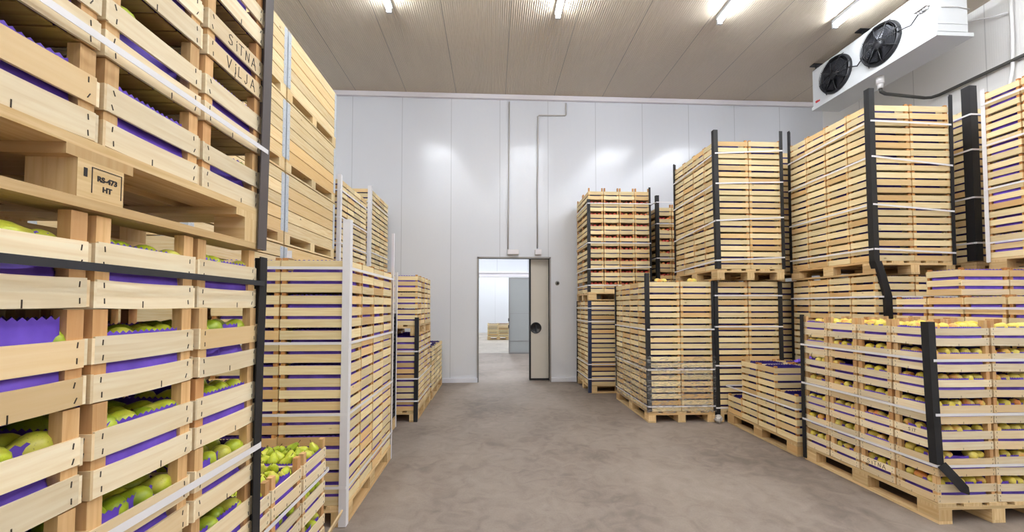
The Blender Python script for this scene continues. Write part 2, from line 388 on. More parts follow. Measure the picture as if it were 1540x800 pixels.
mb = MB(); mb.box(-6, WY + .12, 4.2, 8, Y3, 4.3); struct('ceiling_corridor', mb, 'wall')
mb = MB(); mb.box(-1.5, Y2 - .08, 2.50, 2.6, Y2, 2.66); mb.box(-1.5, Y2 - .12, 2.62, 2.6, Y2 - .08, 2.66); struct('trim_3', mb, 'trim_white')
d2 = bpy.data.objects.new('door_2', None); COL.objects.link(d2); d2['kind'] = 'structure'; d2['label'] = 'grey sliding door leaf half open beyond the corridor'; d2['category'] = 'door'; d2.location = (0, Y2 - .14, 0)
mb = MB(); mb.box(.56, 0, .05, 2.2, .08, 2.44); obj('door_panel', mb, 'grey_door', d2)
mb = MB(); mb.box(.52, -.015, .0, .56, .09, 2.47); mb.box(.56, -.015, 0, 2.2, .09, .05); mb.box(.56, -.015, 2.44, 2.2, .09, 2.47); mb.box(.56, -.008, .40, 2.2, 0, .42); mb.box(.56, -.008, 1.3, 2.2, 0, 1.31); obj('door_frame', mb, 'chrome', d2)
mb = MB(); mb.box(.50, -.06, 1.05, .53, -.015, 1.15); mb.box(.50, -.06, .83, .53, -.015, .93); obj('handle', mb, 'black_plastic', d2)
def lamp(x, y0, y1, z, label, grp, mat='tube', core=True):
    t = bpy.data.objects.new('ceiling_lamp', None); COL.objects.link(t); t.location = (x, (y0 + y1) / 2, z)
    h = (y1 - y0) / 2
    b = MB(); b.box(-.048, -h, -.05, .048, h, 0); obj('housing', b, 'white_metal', t)
    b = MB(); b.tube([(0, -h + .02, -.082), (0, h - .02, -.082)], .032, 12); obj('tube', b, mat, t)
    b = MB(); b.box(-.036, -h - .012, -.118, .036, -h + .02, -.02); b.box(-.036, h - .02, -.118, .036, h + .012, -.02); obj('end_cap', b, 'white_metal', t)
    tag(t, label, 'lamp', grp)
LX = (-1.52, .965, 3.44, 5.27)
nm = ('leftmost', 'second from left', 'third from left', 'rightmost')
for i, x in enumerate(LX):
    y1 = 5.77
    lamp(x, y1 - 1.5, y1, CZ, f'glowing white tube lamp on the beige ceiling, {nm[i]} of the four', 'ceiling tube lamps')
for row, y0 in enumerate((2.5, .7, -1.1, -2.9)):  # unseen tube rows, added to lift the general light against the visible tubes' glow
    for i, x in enumerate(LX):
        lamp(x, y0, y0 + 1.5, CZ, f'added white tube lamp on the ceiling, {("first", "second", "third", "fourth")[row]} row out of view, {nm[i]}', 'added ceiling tube lamps out of view')
for i, (x, y) in enumerate(((.4, 9.2), (-3, 10.5), (4, 10.5), (.4, 16), (.4, 20.5), (-3.5, 18), (4, 18))):
    lamp(x, y, y + 1.5, 4.2, f'tube lamp in the rooms beyond the doorway, number {i + 1} from the door', 'tube lamps beyond the doorway', 'tube2')

# ------------------------------------------------------------------ crate prototypes
def slat_side(length, zs, th, bow=0.0, staples=False, mid_staple=False, seg=1):
    """outer face at y=0, thickness to +y, along x, centred"""
    b = MB(); h = length / 2
    for n, (z0, z1) in enumerate(zs):
        jz = random.uniform(-.002, .002); z1 = z1 + random.uniform(-.004, .003)
        b.box(-h, 0, z0 + jz, h, th, z1 + jz, 0, bow=(bow if n == 0 else bow * .3), seg=seg)
        if staples:
            for sx in (-1, 1):
                for fz in (.22, .78):
                    x = sx * (h - .016 + random.uniform(-.003, .003)); z = z0 + (z1 - z0) * fz
                    T = Matrix.Translation((x, 0, z)) @ Matrix.Rotation(random.uniform(-.2, .5) * sx, 4, 'Y')
                    b.box(-.0009, -.0012, -.006, .0009, .001, .006, 1, T)
            if mid_staple and n == 0:
                x = random.uniform(-.02, .02) * 2
                b.box(x - .0009, -.0012, z0 + bow * .9 + .001, x + .0009, .001, z0 + bow + .017, 1)
    return b
def liner(cw, cl, th, zf, zt, amp, step, ins=.003, wob=0.0):
    """paper tray: walls behind the slats with a scalloped rim and a floor"""
    b = MB(); x, y = cw / 2 - th - ins, cl / 2 - th - ins; c = .036 + max(0, ins - .006)
    corners = [(-x + c, -y), (x - c, -y), (x, -y + c), (x, y - c), (x - c, y), (-x + c, y), (-x, y - c), (-x, -y + c)]
    pts = []
    for i in range(8):
        p, q = Vector(corners[i]), Vector(corners[(i + 1) % 8]); n = max(1, int((q - p).length / step))
        for k in range(n): pts.append(p.lerp(q, k / n))
    n = len(pts); base = len(b.v)
    for i, p in enumerate(pts):
        inn = p * (1 - wob * (0.5 + 0.5 * noise.noise(Vector((p.x * 9, p.y * 9, wob * 77)))) * .12)
        zz = zt + amp * (1 if i % 2 else -1) + .006 * noise.noise(Vector((p.x * 14, p.y * 14, 3)))
        b.v += [(p.x, p.y, .006), (inn.x, inn.y, zf), (inn.x * .995, inn.y * .995, zz)]
    for i in range(n):
        j = (i + 1) % n
        for k in (0, 1): b.face([base + 3 * i + k, base + 3 * j + k, base + 3 * j + k + 1, base + 3 * i + k + 1], None, 0, True)
    b.face([base + 3 * i + 1 for i in range(n)], None, 0)
    return b
def posts_mb(px, py, h):
    b = MB(); b.box(-px / 2, -py / 2, .001, px / 2, py / 2, h); return b

class Kind: pass
def make_kind(name, wood_slat, cw, cl, h, zs, th, post, detail, lin, variants=3, staples=False, bow=0.0):
    K = Kind(); K.name, K.cw, K.cl, K.h, K.detail = name, cw, cl, h, detail
    K.var = []
    px, py = post
    K.post = posts_mb(px, py, h - .002).mesh('corner_post', ['post' if detail == 'full' else 'post_dark'])
    K.post_loc = [(sx * (cw / 2 - th - px / 2), sy * (cl / 2 - th - py / 2), 0) for sx in (-1, 1) for sy in (-1, 1)]
    seg = 6 if bow else 1
    for v in range(variants):
        d = {}
        A = [slat_side(cw - .003, zs, th, bow, staples, True, seg) for _ in range(2)]
        B = [slat_side(cl - .003 - 2 * th, zs, th, bow * .7, staples, True, seg) for _ in range(2)]
        TA = [Matrix.Translation((0, -cl / 2 + .0015, 0)), Matrix.Translation((0, cl / 2 - .0015, 0)) @ Matrix.Rotation(PI, 4, 'Z')]
        TB = [Matrix.Translation((-cw / 2 + .0015, 0, 0)) @ Matrix.Rotation(-PI / 2, 4, 'Z'), Matrix.Translation((cw / 2 - .0015, 0, 0)) @ Matrix.Rotation(PI / 2, 4, 'Z')]
        base = MB(); nb = 4; ww = (cl - 2 * th - .01) / nb
        for k in range(nb):
            y0 = -cl / 2 + th + .005 + k * ww
            base.box(-cw / 2 + th + .010, y0 + .003, .001, cw / 2 - th - .010, y0 + ww - .003, .005)
        if detail == 'full':
            d['sides'] = [(m.mesh('slatted_side', [wood_slat, 'staple']), T) for m, T in zip(A + B, TA + TB)]
            d['base'] = base.mesh('base_boards', ['base'])
        else:
            w = MB()
            for m, T in zip(A + B, TA + TB): w.add(m, T)
            w.add(base, I4)
            d['walls'] = w.mesh('slat_walls', [wood_slat, 'staple'])
        d['liner'] = liner(cw, cl, th, lin[0], lin[1], lin[2], lin[3], lin[4], .2 + .5 * v).mesh('paper_liner', [lin[5]])
        K.var.append(d)
    return K
def add_crate(K, loc, scale, v, label, group, cat='crate', rz=0.0):
    r = bpy.data.objects.new(K.name, None); COL.objects.link(r); r.empty_display_size = .05
    r.location = loc; r.scale = scale; r.rotation_euler = (0, 0, rz)
    d = K.var[v % len(K.var)]
    if K.detail == 'full':
        for me, T in d['sides']:
            o = link('slatted_side', me, r); o.matrix_local = T
        link('base_boards', d['base'], r)
    else:
        link('slat_walls', d['walls'], r)
    if K.detail != 'small':
        for p in K.post_loc: link('corner_post', K.post, r, p)
    link('paper_liner', d['liner'], r)
    tag(r, label, cat, group); return r

Z2 = [(.0015, .060), (.081, .139)]          # two-slat pear crate, 0.2 tall
Z3 = [(.0015, .062), (.0835, .146), (.167, .230)]   # three-slat crate, 0.25 tall
KP = make_kind('pear_crate', 'slat', .447, .297, .2, Z2, .0065, (.026, .034), 'full', (.094, .146, .003, .008, .003, 'paper'), 6, True, -.004)
KPU = make_kind('pear_crate', 'slat', .447, .297, .2, Z2, .0065, (.026, .034), 'full', (.085, .157, .003, .008, .003, 'paper'), 6, True, -.004)
KT = make_kind('slatted_crate', 'slat_far', .447, .307, .25, Z3, .0065, (.03, .024), 'mid', (.17, .232, .004, .016, .024, 'paper_shaded'), 6)
KL = make_kind('slatted_crate', 'slat_far', .447, .307, .25, Z3, .0065, (.03, .024), 'mid', (.17, .234, .004, .016, .006, 'paper'), 6)
K9 = make_kind('slatted_crate', 'slat_far', .447, .307, .25, [(.0015, .059), (.0855, .143), (.169, .228)], .0065, (.03, .024), 'mid', (.17, .234, .004, .016, .004, 'paper'), 4)
KPT = make_kind('pear_crate', 'slat', .447, .297, .2, Z2, .0065, (.026, .034), 'full', (.085, .182, .0035, .008, .003, 'paper'), 1, True, -.004)
KA = make_kind('apple_crate', 'slat_far', .282, .487, .21, [(.0015, .066), (.082, .147)], .0065, (.024, .03), 'mid', (.10, .15, .002, .03, .01, 'paper_shaded'), 3, bow=-.004)
KTS = make_kind('slatted_crate', 'slat_far', .447, .307, .25, Z3, .0065, (.03, .024), 'small', (.17, .232, .004, .02, .024, 'paper_shaded'), 4)
# low-detail inner crate for the one 'stuff' object
FILL = MB()
def fill_crate(cx, cy, z, cw, cl, h, zs_frac):
    a, b = cw / 2 - .004, cl / 2 - .004
    for f0, f1 in zs_frac:
        z0, z1 = z + f0 * h, z + f1 * h
        FILL.box(cx - a, cy - b, z0, cx + a, cy - b + .007, z1); FILL.box(cx - a, cy + b - .007, z0, cx + a, cy + b, z1)
        FILL.box(cx - a, cy - b + .007, z0, cx - a + .007, cy + b - .007, z1); FILL.box(cx + a - .007, cy - b + .007, z0, cx + a, cy + b - .007, z1)
    for sx in (-1, 1):
        for sy in (-1, 1):
            FILL.box(cx + sx * (a - .008), cy + sy * (b - .008), z + .002, cx + sx * (a - .034), cy + sy * (b - .034), z + h - .003)
    FILL.box(cx - a + .012, cy - b + .012, z + .004, cx + a - .012, cy + b - .012, z + h * .78, 1)
F2 = [(.01, .3), (.4, .7)]; F3 = [(.006, .25), (.334, .585), (.668, .92)]

# ------------------------------------------------------------------ pallets
def pallet(x0, x1, y0, y1, z, label, long='y', grp='wooden pallets', bl=.145):
    r = bpy.data.objects.new('pallet', None); COL.objects.link(r); r.location = ((x0 + x1) / 2, (y0 + y1) / 2, z)
    hx, hy = (x1 - x0) / 2, (y1 - y0) / 2
    if long == 'x': r.rotation_euler = (0, 0, PI / 2); hx, hy = hy, hx
    def part(n, *bx):
        b = MB(); b.box(*bx); obj(n, b, 'pallet', r)
    bw = .1; xs = (-hx, -bw / 2, hx - bw)
    for x in xs: part('bottom_board', x, -hy, .001, x + bw, hy, .022)
    for x in xs:
        for y, l in ((-hy, bl), (-bl / 2, bl), (hy - bl, bl)): part('block', x, y, .022, x + bw, y + l, .10)
    for y in (-hy, -.0725, hy - .145): part('cross_board', -hx, y, .10, hx, y + .145, .122)
    n = 5; w = .135; gap = (2 * hx - n * w) / (n - 1)
    for k in range(n): part('deck_board', -hx + k * (w + gap), -hy, .122, -hx + k * (w + gap) + w, hy, .1435)
    tag(r, label, 'pallet', grp); return r

# ------------------------------------------------------------------ stacks
ORD = ['bottom', 'second', 'third', 'fourth', 'fifth', 'sixth', 'seventh', 'eighth', 'ninth', 'tenth']
CR = {}      # (stack, i, j, k) -> crate root
PEARS = []   # dict(loc, rot, colour, label, group)
def colname(i, j, nx, ny):
    if i == 0:
        return {0: 'at the near corner'}.get(j, 'at the far corner' if j == ny - 1 else f'{ORD[j]} along the aisle')
    if j == 0: return f'{ORD[i]} across the front'
    if i == 1 and j == ny - 1: return 'inner row, far end'
    return f'inner row, {ORD[j]} back'
def stack(key, phrase, K, X, sgn, y0, nx, ny, nl, cw, cl, h, z, show, adj, grp, frac=F3, present=None, pal=None, pal_label=None, pal_long='y', fillit=True, jit=.005):
    """nl layers on a pallet at z; show(i,j,k) -> a crate of its own, else part of the inner stock"""
    if pal:
        xa, xb = (X, X + sgn * nx * cw); xa, xb = min(xa, xb), max(xa, xb)
        pallet(xa, xb, y0, y0 + ny * cl, z, pal_label, pal_long, bl=.1 if key == 'L1U' else .145)
    zb = z + (.145 if pal else 0)
    for k in range(nl):
        for i in range(nx):
            for j in range(ny):
                if present and not present(i, j, k): continue
                cx, cy = X + sgn * (i + .5) * cw, y0 + (j + .5) * cl
                if show(i, j, k):
                    lay = 'top layer' if k == nl - 1 else ('bottom layer' if k == 0 else f'{ORD[k]} layer up')
                    jx, jy = (random.uniform(-jit, jit) * .6 for _ in range(2))
                    CR[key, i, j, k] = add_crate(KPT if (key, j, k) in (('L1L', 1, 6),) else K, (cx + jx, cy + jy, zb + k * h + .0005), ((cw - .009) / K.cw, (cl - .009) / K.cl, (h - .001) / K.h), random.randrange(99),
                        f'{adj} crate, {lay}, {colname(i, j, nx, ny)}, {phrase}', grp, rz=random.uniform(-.008, .008))
                elif fillit: fill_crate(cx, cy, zb + k * h, cw - .008, cl - .008, h - .002, frac)
    return zb

front = lambda i, j, k: i == 0 or j == 0
A2, A3 = 'two-slat pear', 'three-slat pine'
G = lambda s: f'crates of the {s}'
# --- left of the aisle
P = 'stack under the dark belt'
stack('L1L', P, KP, -.83, -1, .285, 2, 4, 8, .45, .295, .2, 0, lambda i, j, k: i == 0 and k >= (9, 4, 4, 3)[j], A2, G(P), F2, pal=1, pal_label='wooden pallet on the floor under the dark-belted pear crates')
P = 'stack on the stamped pallet'
stack('L1U', P, KPU, -.83, -1, .29, 2, 4, 6, .45, .295, .197, 1.748, lambda i, j, k: i == 0 and k <= (-1, 1, 3, 4)[j], A2, G(P), F2, pal=1, pal_label='raised pallet with ink-stamped middle block between two pear crate stacks')
P = 'low open pear stack'
stack('LOW', P, KP, -1.02, -1, 1.645, 2, 3, 3, .45, .3, .2, 0, lambda i, j, k: i == 0 or k == 2, A2, G(P), F2, pal=1, pal_label='wooden pallet under the low open pear stack')
P = 'stack with white corner posts'
stack('L2', P, KL, -1.03, -1, 2.905, 2, 4, 7, .48, .313, .25, 0, front, A3, G(P), pal=1, pal_label='wooden pallet under the stack with white corner posts')
P = 'raised stack by the bins'
stack('L2a', 'lower part of it', KTS, -2.06, -1, 5.45, 2, 4, 7, .46, .282, .25, 0, lambda i, j, k: False, A3, G(P), pal=1, pal_label='floor pallet under the raised stack by the bins')
stack('L2A', P, KTS, -2.06, -1, 5.45, 2, 4, 5, .46, .282, .25, 1.897, front, A3, G(P), pal=1, pal_label='upper pallet of the raised stack by the bins')
P = 'raised stack before back wall'
stack('L2b', 'lower part of it', KTS, -2.05, -1, 6.75, 2, 4, 7, .46, .285, .25, 0, lambda i, j, k: False, A3, G(P), pal=1, pal_label='floor pallet under the raised stack before the back wall')
stack('L2B', P, KTS, -2.05, -1, 6.75, 2, 4, 6, .46, .285, .25, 1.897, front, A3, G(P), pal=1, pal_label='upper pallet of the raised stack before the back wall')
P = 'lower half of stepped stack'
stack('L3L', P, KL, -1.01, -1, 5.44, 2, 4, 4, .465, .292, .25, 0, front, A3, G(P), pal=1, pal_label='floor pallet of the stepped stack behind the white posts')
P = 'upper half of stepped stack'
stack('L3U', P, KL, -1.01, -1, 5.46, 2, 4, 3, .465, .275, .228, 1.147, front, A3, G(P), pal=1, pal_label='middle pallet between both halves of the stepped stack')
P = 'low stack by back wall'
stack('L4', P, KTS, -1.0, -1, 6.68, 2, 4, 3, .465, .335, .245, 0, front, A3, G(P), pal=1, pal_label='pallet under the low stack by the back wall')
# --- right of the aisle
P = 'yellow pear stack by aisle'
stack('R1', P, KP, 3.165, 1, 2.735, 2, 4, 7, .452, .305, .186, 0, lambda i, j, k: front(i, j, k) or k == 6, A2, G(P), F2, pal=1, pal_label='wooden pallet on the floor under the yellow pear stack')
def pr2(i, j, k): return k < ((2, 3, 3, 1) if i == 0 else (2, 3, 3, 2))[j]
P = 'half-unloaded low stack'
stack('R2', P, KT, 3.13, 1, 4.01, 2, 4, 3, .45, .305, .245, 0, lambda i, j, k: i == 0 or k == 2 or (i, j, k) == (1, 0, 1), A3, G(P), present=pr2, pal=1, pal_label='wooden pallet under the half-unloaded low stack')
P = 'stack behind half-unloaded one'
stack('R3L', P, KT, 2.995, 1, 5.245, 2, 4, 7, .465, .302, .25, 0, lambda i, j, k: j == 0, A3, G(P), pal=1, pal_label='floor pallet behind the half-unloaded low stack')
P = 'raised stack before wrapped one'
P = 'raised stack above film-wrapped one'
stack('R3U', P, KT, 2.985, 1, 5.16, 2, 4, 7, .462, .303, .25, 1.897, front, A3, G(P), pal=1, pal_label='raised pallet beside the film-wrapped stack, under seven crate layers')
P = 'film-wrapped stack'
stack('R4', P, KT, 2.067, 1, 5.25, 2, 4, 7, .452, .345, .25, 0, front, A3, G(P), pal=1, pal_label='wooden pallet under the film-wrapped stack')
P = 'stack under the apples'
stack('R5L', P, KT, 1.71, 1, 7.05, 2, 3, 6, .56, .327, .25, 0, front, A3, G(P), pal=1, pal_label='floor pallet of the apple stack by the back wall', pal_long='x')
P = 'apple stack by back wall'
stack('R5U', P, KA, 1.71, 1, 7.05, 4, 2, 9, .285, .49, .21, 1.647, front, 'two-slat apple', G(P), F2, pal=1, pal_label='upper pallet carrying the apple crates by the back wall', pal_long='x')
P = 'half-hidden second apple stack'
stack('R5b', 'lower', KT, 3.03, 1, 7.2, 4, 2, 6, .285, .46, .2, .0, lambda i, j, k: False, A3, G(P), F2, pal=1, pal_label='floor pallet under the half-hidden second apple stack', pal_long='x')
stack('R5B', P, KA, 3.03, 1, 7.2, 4, 2, 9, .285, .46, .21, 1.40, lambda i, j, k: i == 0 or (j == 0 and i == 1), 'two-slat apple', G(P), F2, pal=1, pal_label='upper pallet of the half-hidden second apple stack', pal_long='x')
P = 'stack with bent black guard'
stack('R6L', P, KT, 4.15, 1, 4.13, 2, 4, 7, .462, .303, .25, 0, lambda i, j, k: front(i, j, k) and k >= 3, A3, G(P), pal=1, pal_label='floor pallet under the stack with the bent guard')
P = 'raised stack below the cooler'
stack('R6U', P, KT, 4.15, 1, 4.13, 2, 4, 7, .462, .303, .25, 1.897, front, A3, G(P), pal=1, pal_label='raised pallet under the crates below the cooler')
P = 'sliver stack behind'
for u, zz in (('L', 0), ('U', 1.897)):
    stack('R10' + u, ('raised ' if u == 'U' else 'floor-standing ') + P, KT, 4.08, 1, 5.52, 2, 4, 7, .462, .303, .25, zz, lambda i, j, k: i == 0 and j == 0, A3, G(P), pal=1, pal_label=('upper' if u == 'U' else 'floor') + ' pallet of the sliver stack between two raised stacks')
P = 'stack behind thick black guard'
stack('R7L', 'lower', KT, 5.36, 1, 4.16, 2, 4, 7, .455, .303, .25, 0, lambda i, j, k: False, A3, G(P), pal=1, pal_label='floor pallet under the stack behind the thick guard')
stack('R7U', P, KT, 5.36, 1, 4.16, 2, 4, 7, .455, .303, .25, 1.897, lambda i, j, k: i == 0 and j < 3, A3, G(P), pal=1, pal_label='raised pallet of the stack behind the thick guard')
P = 'raised stack with white guard'
stack('R8L', 'lower', KT, 5.15, 1, 2.70, 2, 4, 7, .455, .297, .25, 0, lambda i, j, k: False, A3, G(P), pal=1, pal_label='floor pallet under the raised stack with white guard')
stack('R8U', P, K9, 5.15, 1, 2.70, 2, 4, 7, .455, .297, .25, 1.897, lambda i, j, k: i == 0 and j > 1, A3, G(P), pal=1, pal_label='raised pallet of the stack with white guard')
P = 'pile behind yellow pear stack'
stack('R9', P, K9, 4.15, 1, 2.735, 2, 4, 7, .462, .299, .25, 0, lambda i, j, k: k >= 5 and (i == 0 or k == 6), A3, G(P), present=lambda i, j, k: k < 6 or j == 2, pal=1, pal_label='floor pallet under the pile behind the yellow pears')
# --- beyond the doorway
P = 'small stack beyond the doorway'
stack('D', P, KTS, -.24, 1, 18.25, 2, 2, 3, .5, .4, .2, 0, lambda i, j, k: j == 0, A3, G(P), pal=1, pal_label='pallet under the small stack beyond the doorway', pal_long='x')

fo = obj('inner_crate_stock', FILL, ['slat_far', 'paper_shaded'])
tag(fo, 'remaining crates inside and behind the pallet stacks, hidden rows', 'crate', None, 'stuff')

# ------------------------------------------------------------------ pears and apples
def pear_mesh(bend, n=14, low=False):
    prof = [(.004, -.043), (.018, -.042), (.029, -.033), (.0345, -.018), (.035, -.006), (.031, .008), (.024, .022), (.018, .034), (.0145, .044), (.009, .05), (.003, .0505)]
    if low: prof = [prof[i] for i in (0, 2, 3, 5, 7, 10)]; n = 8
    b = MB(); b.lathe(prof, n, bend=bend); return b
def stem_mesh(bend):
    b = MB(); b.tube([(bend * .0025, 0, .049), (bend * .003 + .001, 0, .06), (bend * .003 + .006, .002, .072)], [.0016, .0017, .0026], 6); return b
PB = (2.0, -3.0, .5)
pear_me = {c: [pear_mesh(b).mesh('pear', [c]) for b in PB] for c in ('pear_green', 'pear_yellow')}
stem_me = [stem_mesh(b).mesh('stem', ['stem']) for b in PB]
pear_low = [pear_mesh(b, low=True) for b in PB]
def put_pear(x, y, z, col, label, grp, upright=False, pri=0, sc=1.0, out=None):
    rx = random.uniform(.3, 1.3) if upright else PI / 2 + random.uniform(-.25, .15)
    yw = random.uniform(0, 2 * PI)
    while out and math.sin(yw) * out[0] - math.cos(yw) * out[1] > .1: yw = random.uniform(0, 2 * PI)
    e = Euler((rx, random.uniform(-.2, .2), yw))
    PEARS.append(dict(p=(x, y, z), e=e, c=col, l=label, g=grp, d=math.hypot(x, y) * (1 if pri == 0 else pri), v=random.randrange(3), s=sc * random.uniform(.9, 1.08)))
def rows_in(key, i, j, k, face, nrow, ncol, col, label, grp, pri=0):
    """lying pears next to the open face of one crate; face 'x' = aisle side, 'y' = near side"""
    r = CR.get((key, i, j, k))
    if not r: return
    K = KP; sx, sy, sz = r.scale; hw, hl = K.cw * sx / 2, K.cl * sy / 2; aisle = 1 if r.location.x < 0 else -1
    ps = .84 if key[0] == 'L' else .98; z = r.location.z + .094 * sz + .036 * ps + (.008 if key[0] == 'R' else .004)
    for a in range(nrow):
        for c in range(ncol):
            t = (c + .5) / ncol * 2 - 1
            if random.random() < .06: continue
            if face == 'x':
                x = r.location.x + aisle * (hw - .055 * ps - .004 - a * .078 * ps + random.uniform(-.008, .008)); y = r.location.y + t * (hl - .02) + random.uniform(-.008, .008)
            else:
                y = r.location.y - (hl - .055 - a * .082 + random.uniform(-.008, .008)); x = r.location.x + t * (hw - .02) + random.uniform(-.008, .008)
            put_pear(x, y, z + random.uniform(-.004, .006), col, label, grp, False, pri + (9 if a > 1 else 0), ps, (aisle, 0) if face == 'x' else (0, -1))
for j in range(1, 4):
    for k in range(8):
        rows_in('L1L', 0, j, k, 'x', 3, 4, 'pear_green', f'green pear lying in the {ORD[k]} crate up, {("", "nearest", "middle", "far")[j]} column under the belt', 'green pears in the belted stack', .6)
    for k in range(2): rows_in('L1U', 0, j, k, 'x', 1, 3 - k, 'pear_green', f'green pear in the raised stack, {ORD[k]} layer, {("", "nearest", "middle", "far")[j]} column', 'green pears in the raised stack', 1.6)
for j in range(3):
    for k in range(2):
        rows_in('LOW', 0, j, k, 'x', 2, 4, 'pear_green', f'green pear between slats of the low stack, {ORD[k]} layer, {("near", "middle", "far")[j]} crate', 'green pears inside the low stack', .8)
    for i in range(2):
        r = CR['LOW', i, j, 2]
        lab = f'green pear heaped in the {("near", "middle", "far")[j]} open top crate, {("aisle", "inner")[i]} row'
        for a in range(6):
            for c in range(4):
                x = r.location.x + (a - 2.5) * .066 + random.uniform(-.008, .008); y = r.location.y + (c - 1.5) * .064 + random.uniform(-.006, .006)
                put_pear(x, y, r.location.z + .094 + .036 + random.uniform(-.006, .022), 'pear_green', lab, 'green pears heaped on the low stack', True, .5, .84)
yl = 'yellow pear'
for j in range(4):
    for k in range(7):
        top = k == 6
        rows_in('R1', 0, j, k, 'x', 2 if top else 1, 3, 'pear_yellow', f'yellow pear in the {ORD[k]} crate up, {ORD[j] if j else "corner"} column of the aisle side', 'yellow pears on the aisle side', .7 if top else 1)
for i in range(2):
    for k in range(7):
        rows_in('R1', i, 0, k, 'y', 1, 5, 'pear_yellow', f'yellow pear in the {ORD[k]} crate up, {("corner", "second")[i]} column of the stack front', 'yellow pears at the stack front', .7)
for i in range(2):
    for j in range(1, 4):
        rows_in('R1', i, j, 6, 'y', 2, 5, 'pear_yellow', f'yellow pear in top crate, {ORD[j]} row back, {("aisle", "inner")[i]} side', 'yellow pears in the top crates', 1.25)
# a few pears glimpsed on the film-wrapped and other tops
for (x, y, z, c, l) in ((2.25, 5.32, 1.885, 'pear_yellow', 'yellow pear on top of the film-wrapped stack near its corner'), (2.32, 5.33, 1.888, 'pear_yellow', 'second yellow pear on top of the film-wrapped stack'), (2.70, 5.34, 1.885, 'pear_yellow', 'yellow pear on the film-wrapped stack beside the raised pallet'), (2.76, 5.36, 1.885, 'pear_yellow', 'last yellow pear on the film-wrapped stack before the guard'),
                        (-1.30, 5.1, 1.492, 'pear_green', 'green pear on top of the black plastic crates')):
    put_pear(x, y, z, c, l, 'stray pears', False, .3, 1.15)
PEARS.sort(key=lambda p: p['d'])
STUFF = MB()
proto = {}
for n, p in enumerate(PEARS):
    if n < 300:
        key = (p['c'], p['v'])
        if key not in proto:
            o = link('pear', pear_me[p['c']][p['v']]); st = link('stem', stem_me[p['v']], o); proto[key] = (o, st)
        else:
            q = proto[key]; o = q[0].copy(); COL.objects.link(o); st = q[1].copy(); COL.objects.link(st); st.parent = o
        o.location = p['p']; o.rotation_euler = p['e']; o.scale = (p['s'],) * 3
        tag(o, p['l'], 'pear', p['g'])
    else:
        T = Matrix.LocRotScale(Vector(p['p']), p['e'], Vector((p['s'],) * 3))
        STUFF.add(pear_low[p['v']], T, [0 if p['c'] == 'pear_green' else 1])
so = obj('pear_stock', STUFF, ['pear_green', 'pear_yellow']); tag(so, 'remaining small pears glimpsed between the slats of the stacks', 'pear', None, 'stuff')
apple_b = MB(); apple_b.lathe([(.004, -.026), (.016, -.03), (.03, -.018), (.035, .002), (.031, .02), (.018, .03), (.006, .026)], 10)
ame = apple_b.mesh('apple', ['apple'])
for key, phr in (('R5U', 'apple stack by back wall'), ('R5B', 'half-hidden second apple stack')):
    for (kk, i, j, k), r in CR.items():
        if kk != key or j != 0: continue
        for c in range(3):
            o = link('apple', ame); o.location = (r.location.x + (c - 1) * .075 + random.uniform(-.01, .01), r.location.y - .245 + .05 + random.uniform(0, .012), r.location.z + .10 + (.048 if k < 8 else .02))
            o.rotation_euler = (random.uniform(-.6, .6), random.uniform(-.6, .6), random.uniform(0, 6))
            tag(o, f'red apple in the {ORD[k]} layer, {ORD[i] if i else "corner"} crate, {phr}', 'apple', f'apples in the {phr}')

# ------------------------------------------------------------------ corner guards and strapping
def guard(pts, sx, sy, mat, label, w=.045, w2=None):
    """L-shaped card edge along pts (corner line); sx, sy say which way its two wings run"""
    b = MB(); t = .004; w2 = w2 or w
    prof = [(0, 0), (sx * w, 0), (sx * w, sy * t), (sx * t, sy * t), (sx * t, sy * w2), (0, sy * w2)]
    n = len(prof)
    fl = sx * sy > 0
    for p in pts:
        for q in prof: b.v.append((p[0] + q[0], p[1] + q[1], p[2]))
    for i in range(len(pts) - 1):
        for k in range(n):
            k2 = (k + 1) % n; ix = [i * n + k, i * n + k2, (i + 1) * n + k2, (i + 1) * n + k]
            b.face(ix if fl else ix[::-1])
    e = list(range(n)); b.face(e[::-1] if fl else e); e = [(len(pts) - 1) * n + k for k in range(n)]; b.face(e if fl else e[::-1])
    o = obj('corner_guard', b, mat); tag(o, label, 'corner guard', 'card corner guards of the stacks'); return o
def vguard(x, y, z0, z1, sx, sy, mat, label, lean=(0, 0), w=.045, n=6, wob=.004):
    pts = []
    for k in range(n + 1):
        t = k / n; pts.append((x - sx * .0095 + lean[0] * t + wob * math.sin(3 * t + x * 7), y - sy * .0095 + lean[1] * t, z0 + (z1 - z0) * t))
    return guard(pts, sx, sy, mat, label, w)
vguard(3.165, 2.735, .42, 1.435, 1, 1, 'guard_black', 'black card corner guard at the front of the yellow pear stack', (-.03, 0), .052)
b = MB()   # loose lower end of that guard, hanging across the front crates
pts = [(3.18, 2.716, .425), (3.25, 2.700, .34), (3.33, 2.704, .255), (3.372, 2.712, .215)]
for i, p in enumerate(pts):
    wv = .030 if i < 3 else .004
    b.v += [(p[0] - wv, p[1], p[2] - wv * .55), (p[0] + wv, p[1], p[2] + wv * .55), (p[0] + wv, p[1] + .004, p[2] + wv * .55), (p[0] - wv, p[1] + .004, p[2] - wv * .55)]
for i in range(3):
    for k in range(4):
        k2 = (k + 1) % 4; b.face([4 * i + k, 4 * i + k2, 4 * i + 4 + k2, 4 * i + 4 + k])
b.face([3, 2, 1, 0]); b.face([12, 13, 14, 15])
o = obj('loose_card_strip', b, 'guard_black'); tag(o, 'black card strip hanging loose across the bottom front crates of yellow pears', 'corner guard')
vguard(3.165, 3.955, .02, 1.46, 1, -1, 'guard_black', 'black corner guard between the yellow pears and half-unloaded stack')
vguard(4.15, 4.13, 2.035, 3.95, 1, 1, 'guard_black', 'tall black corner guard of the stack below the cooler, aisle corner', (-.01, 0), .062)
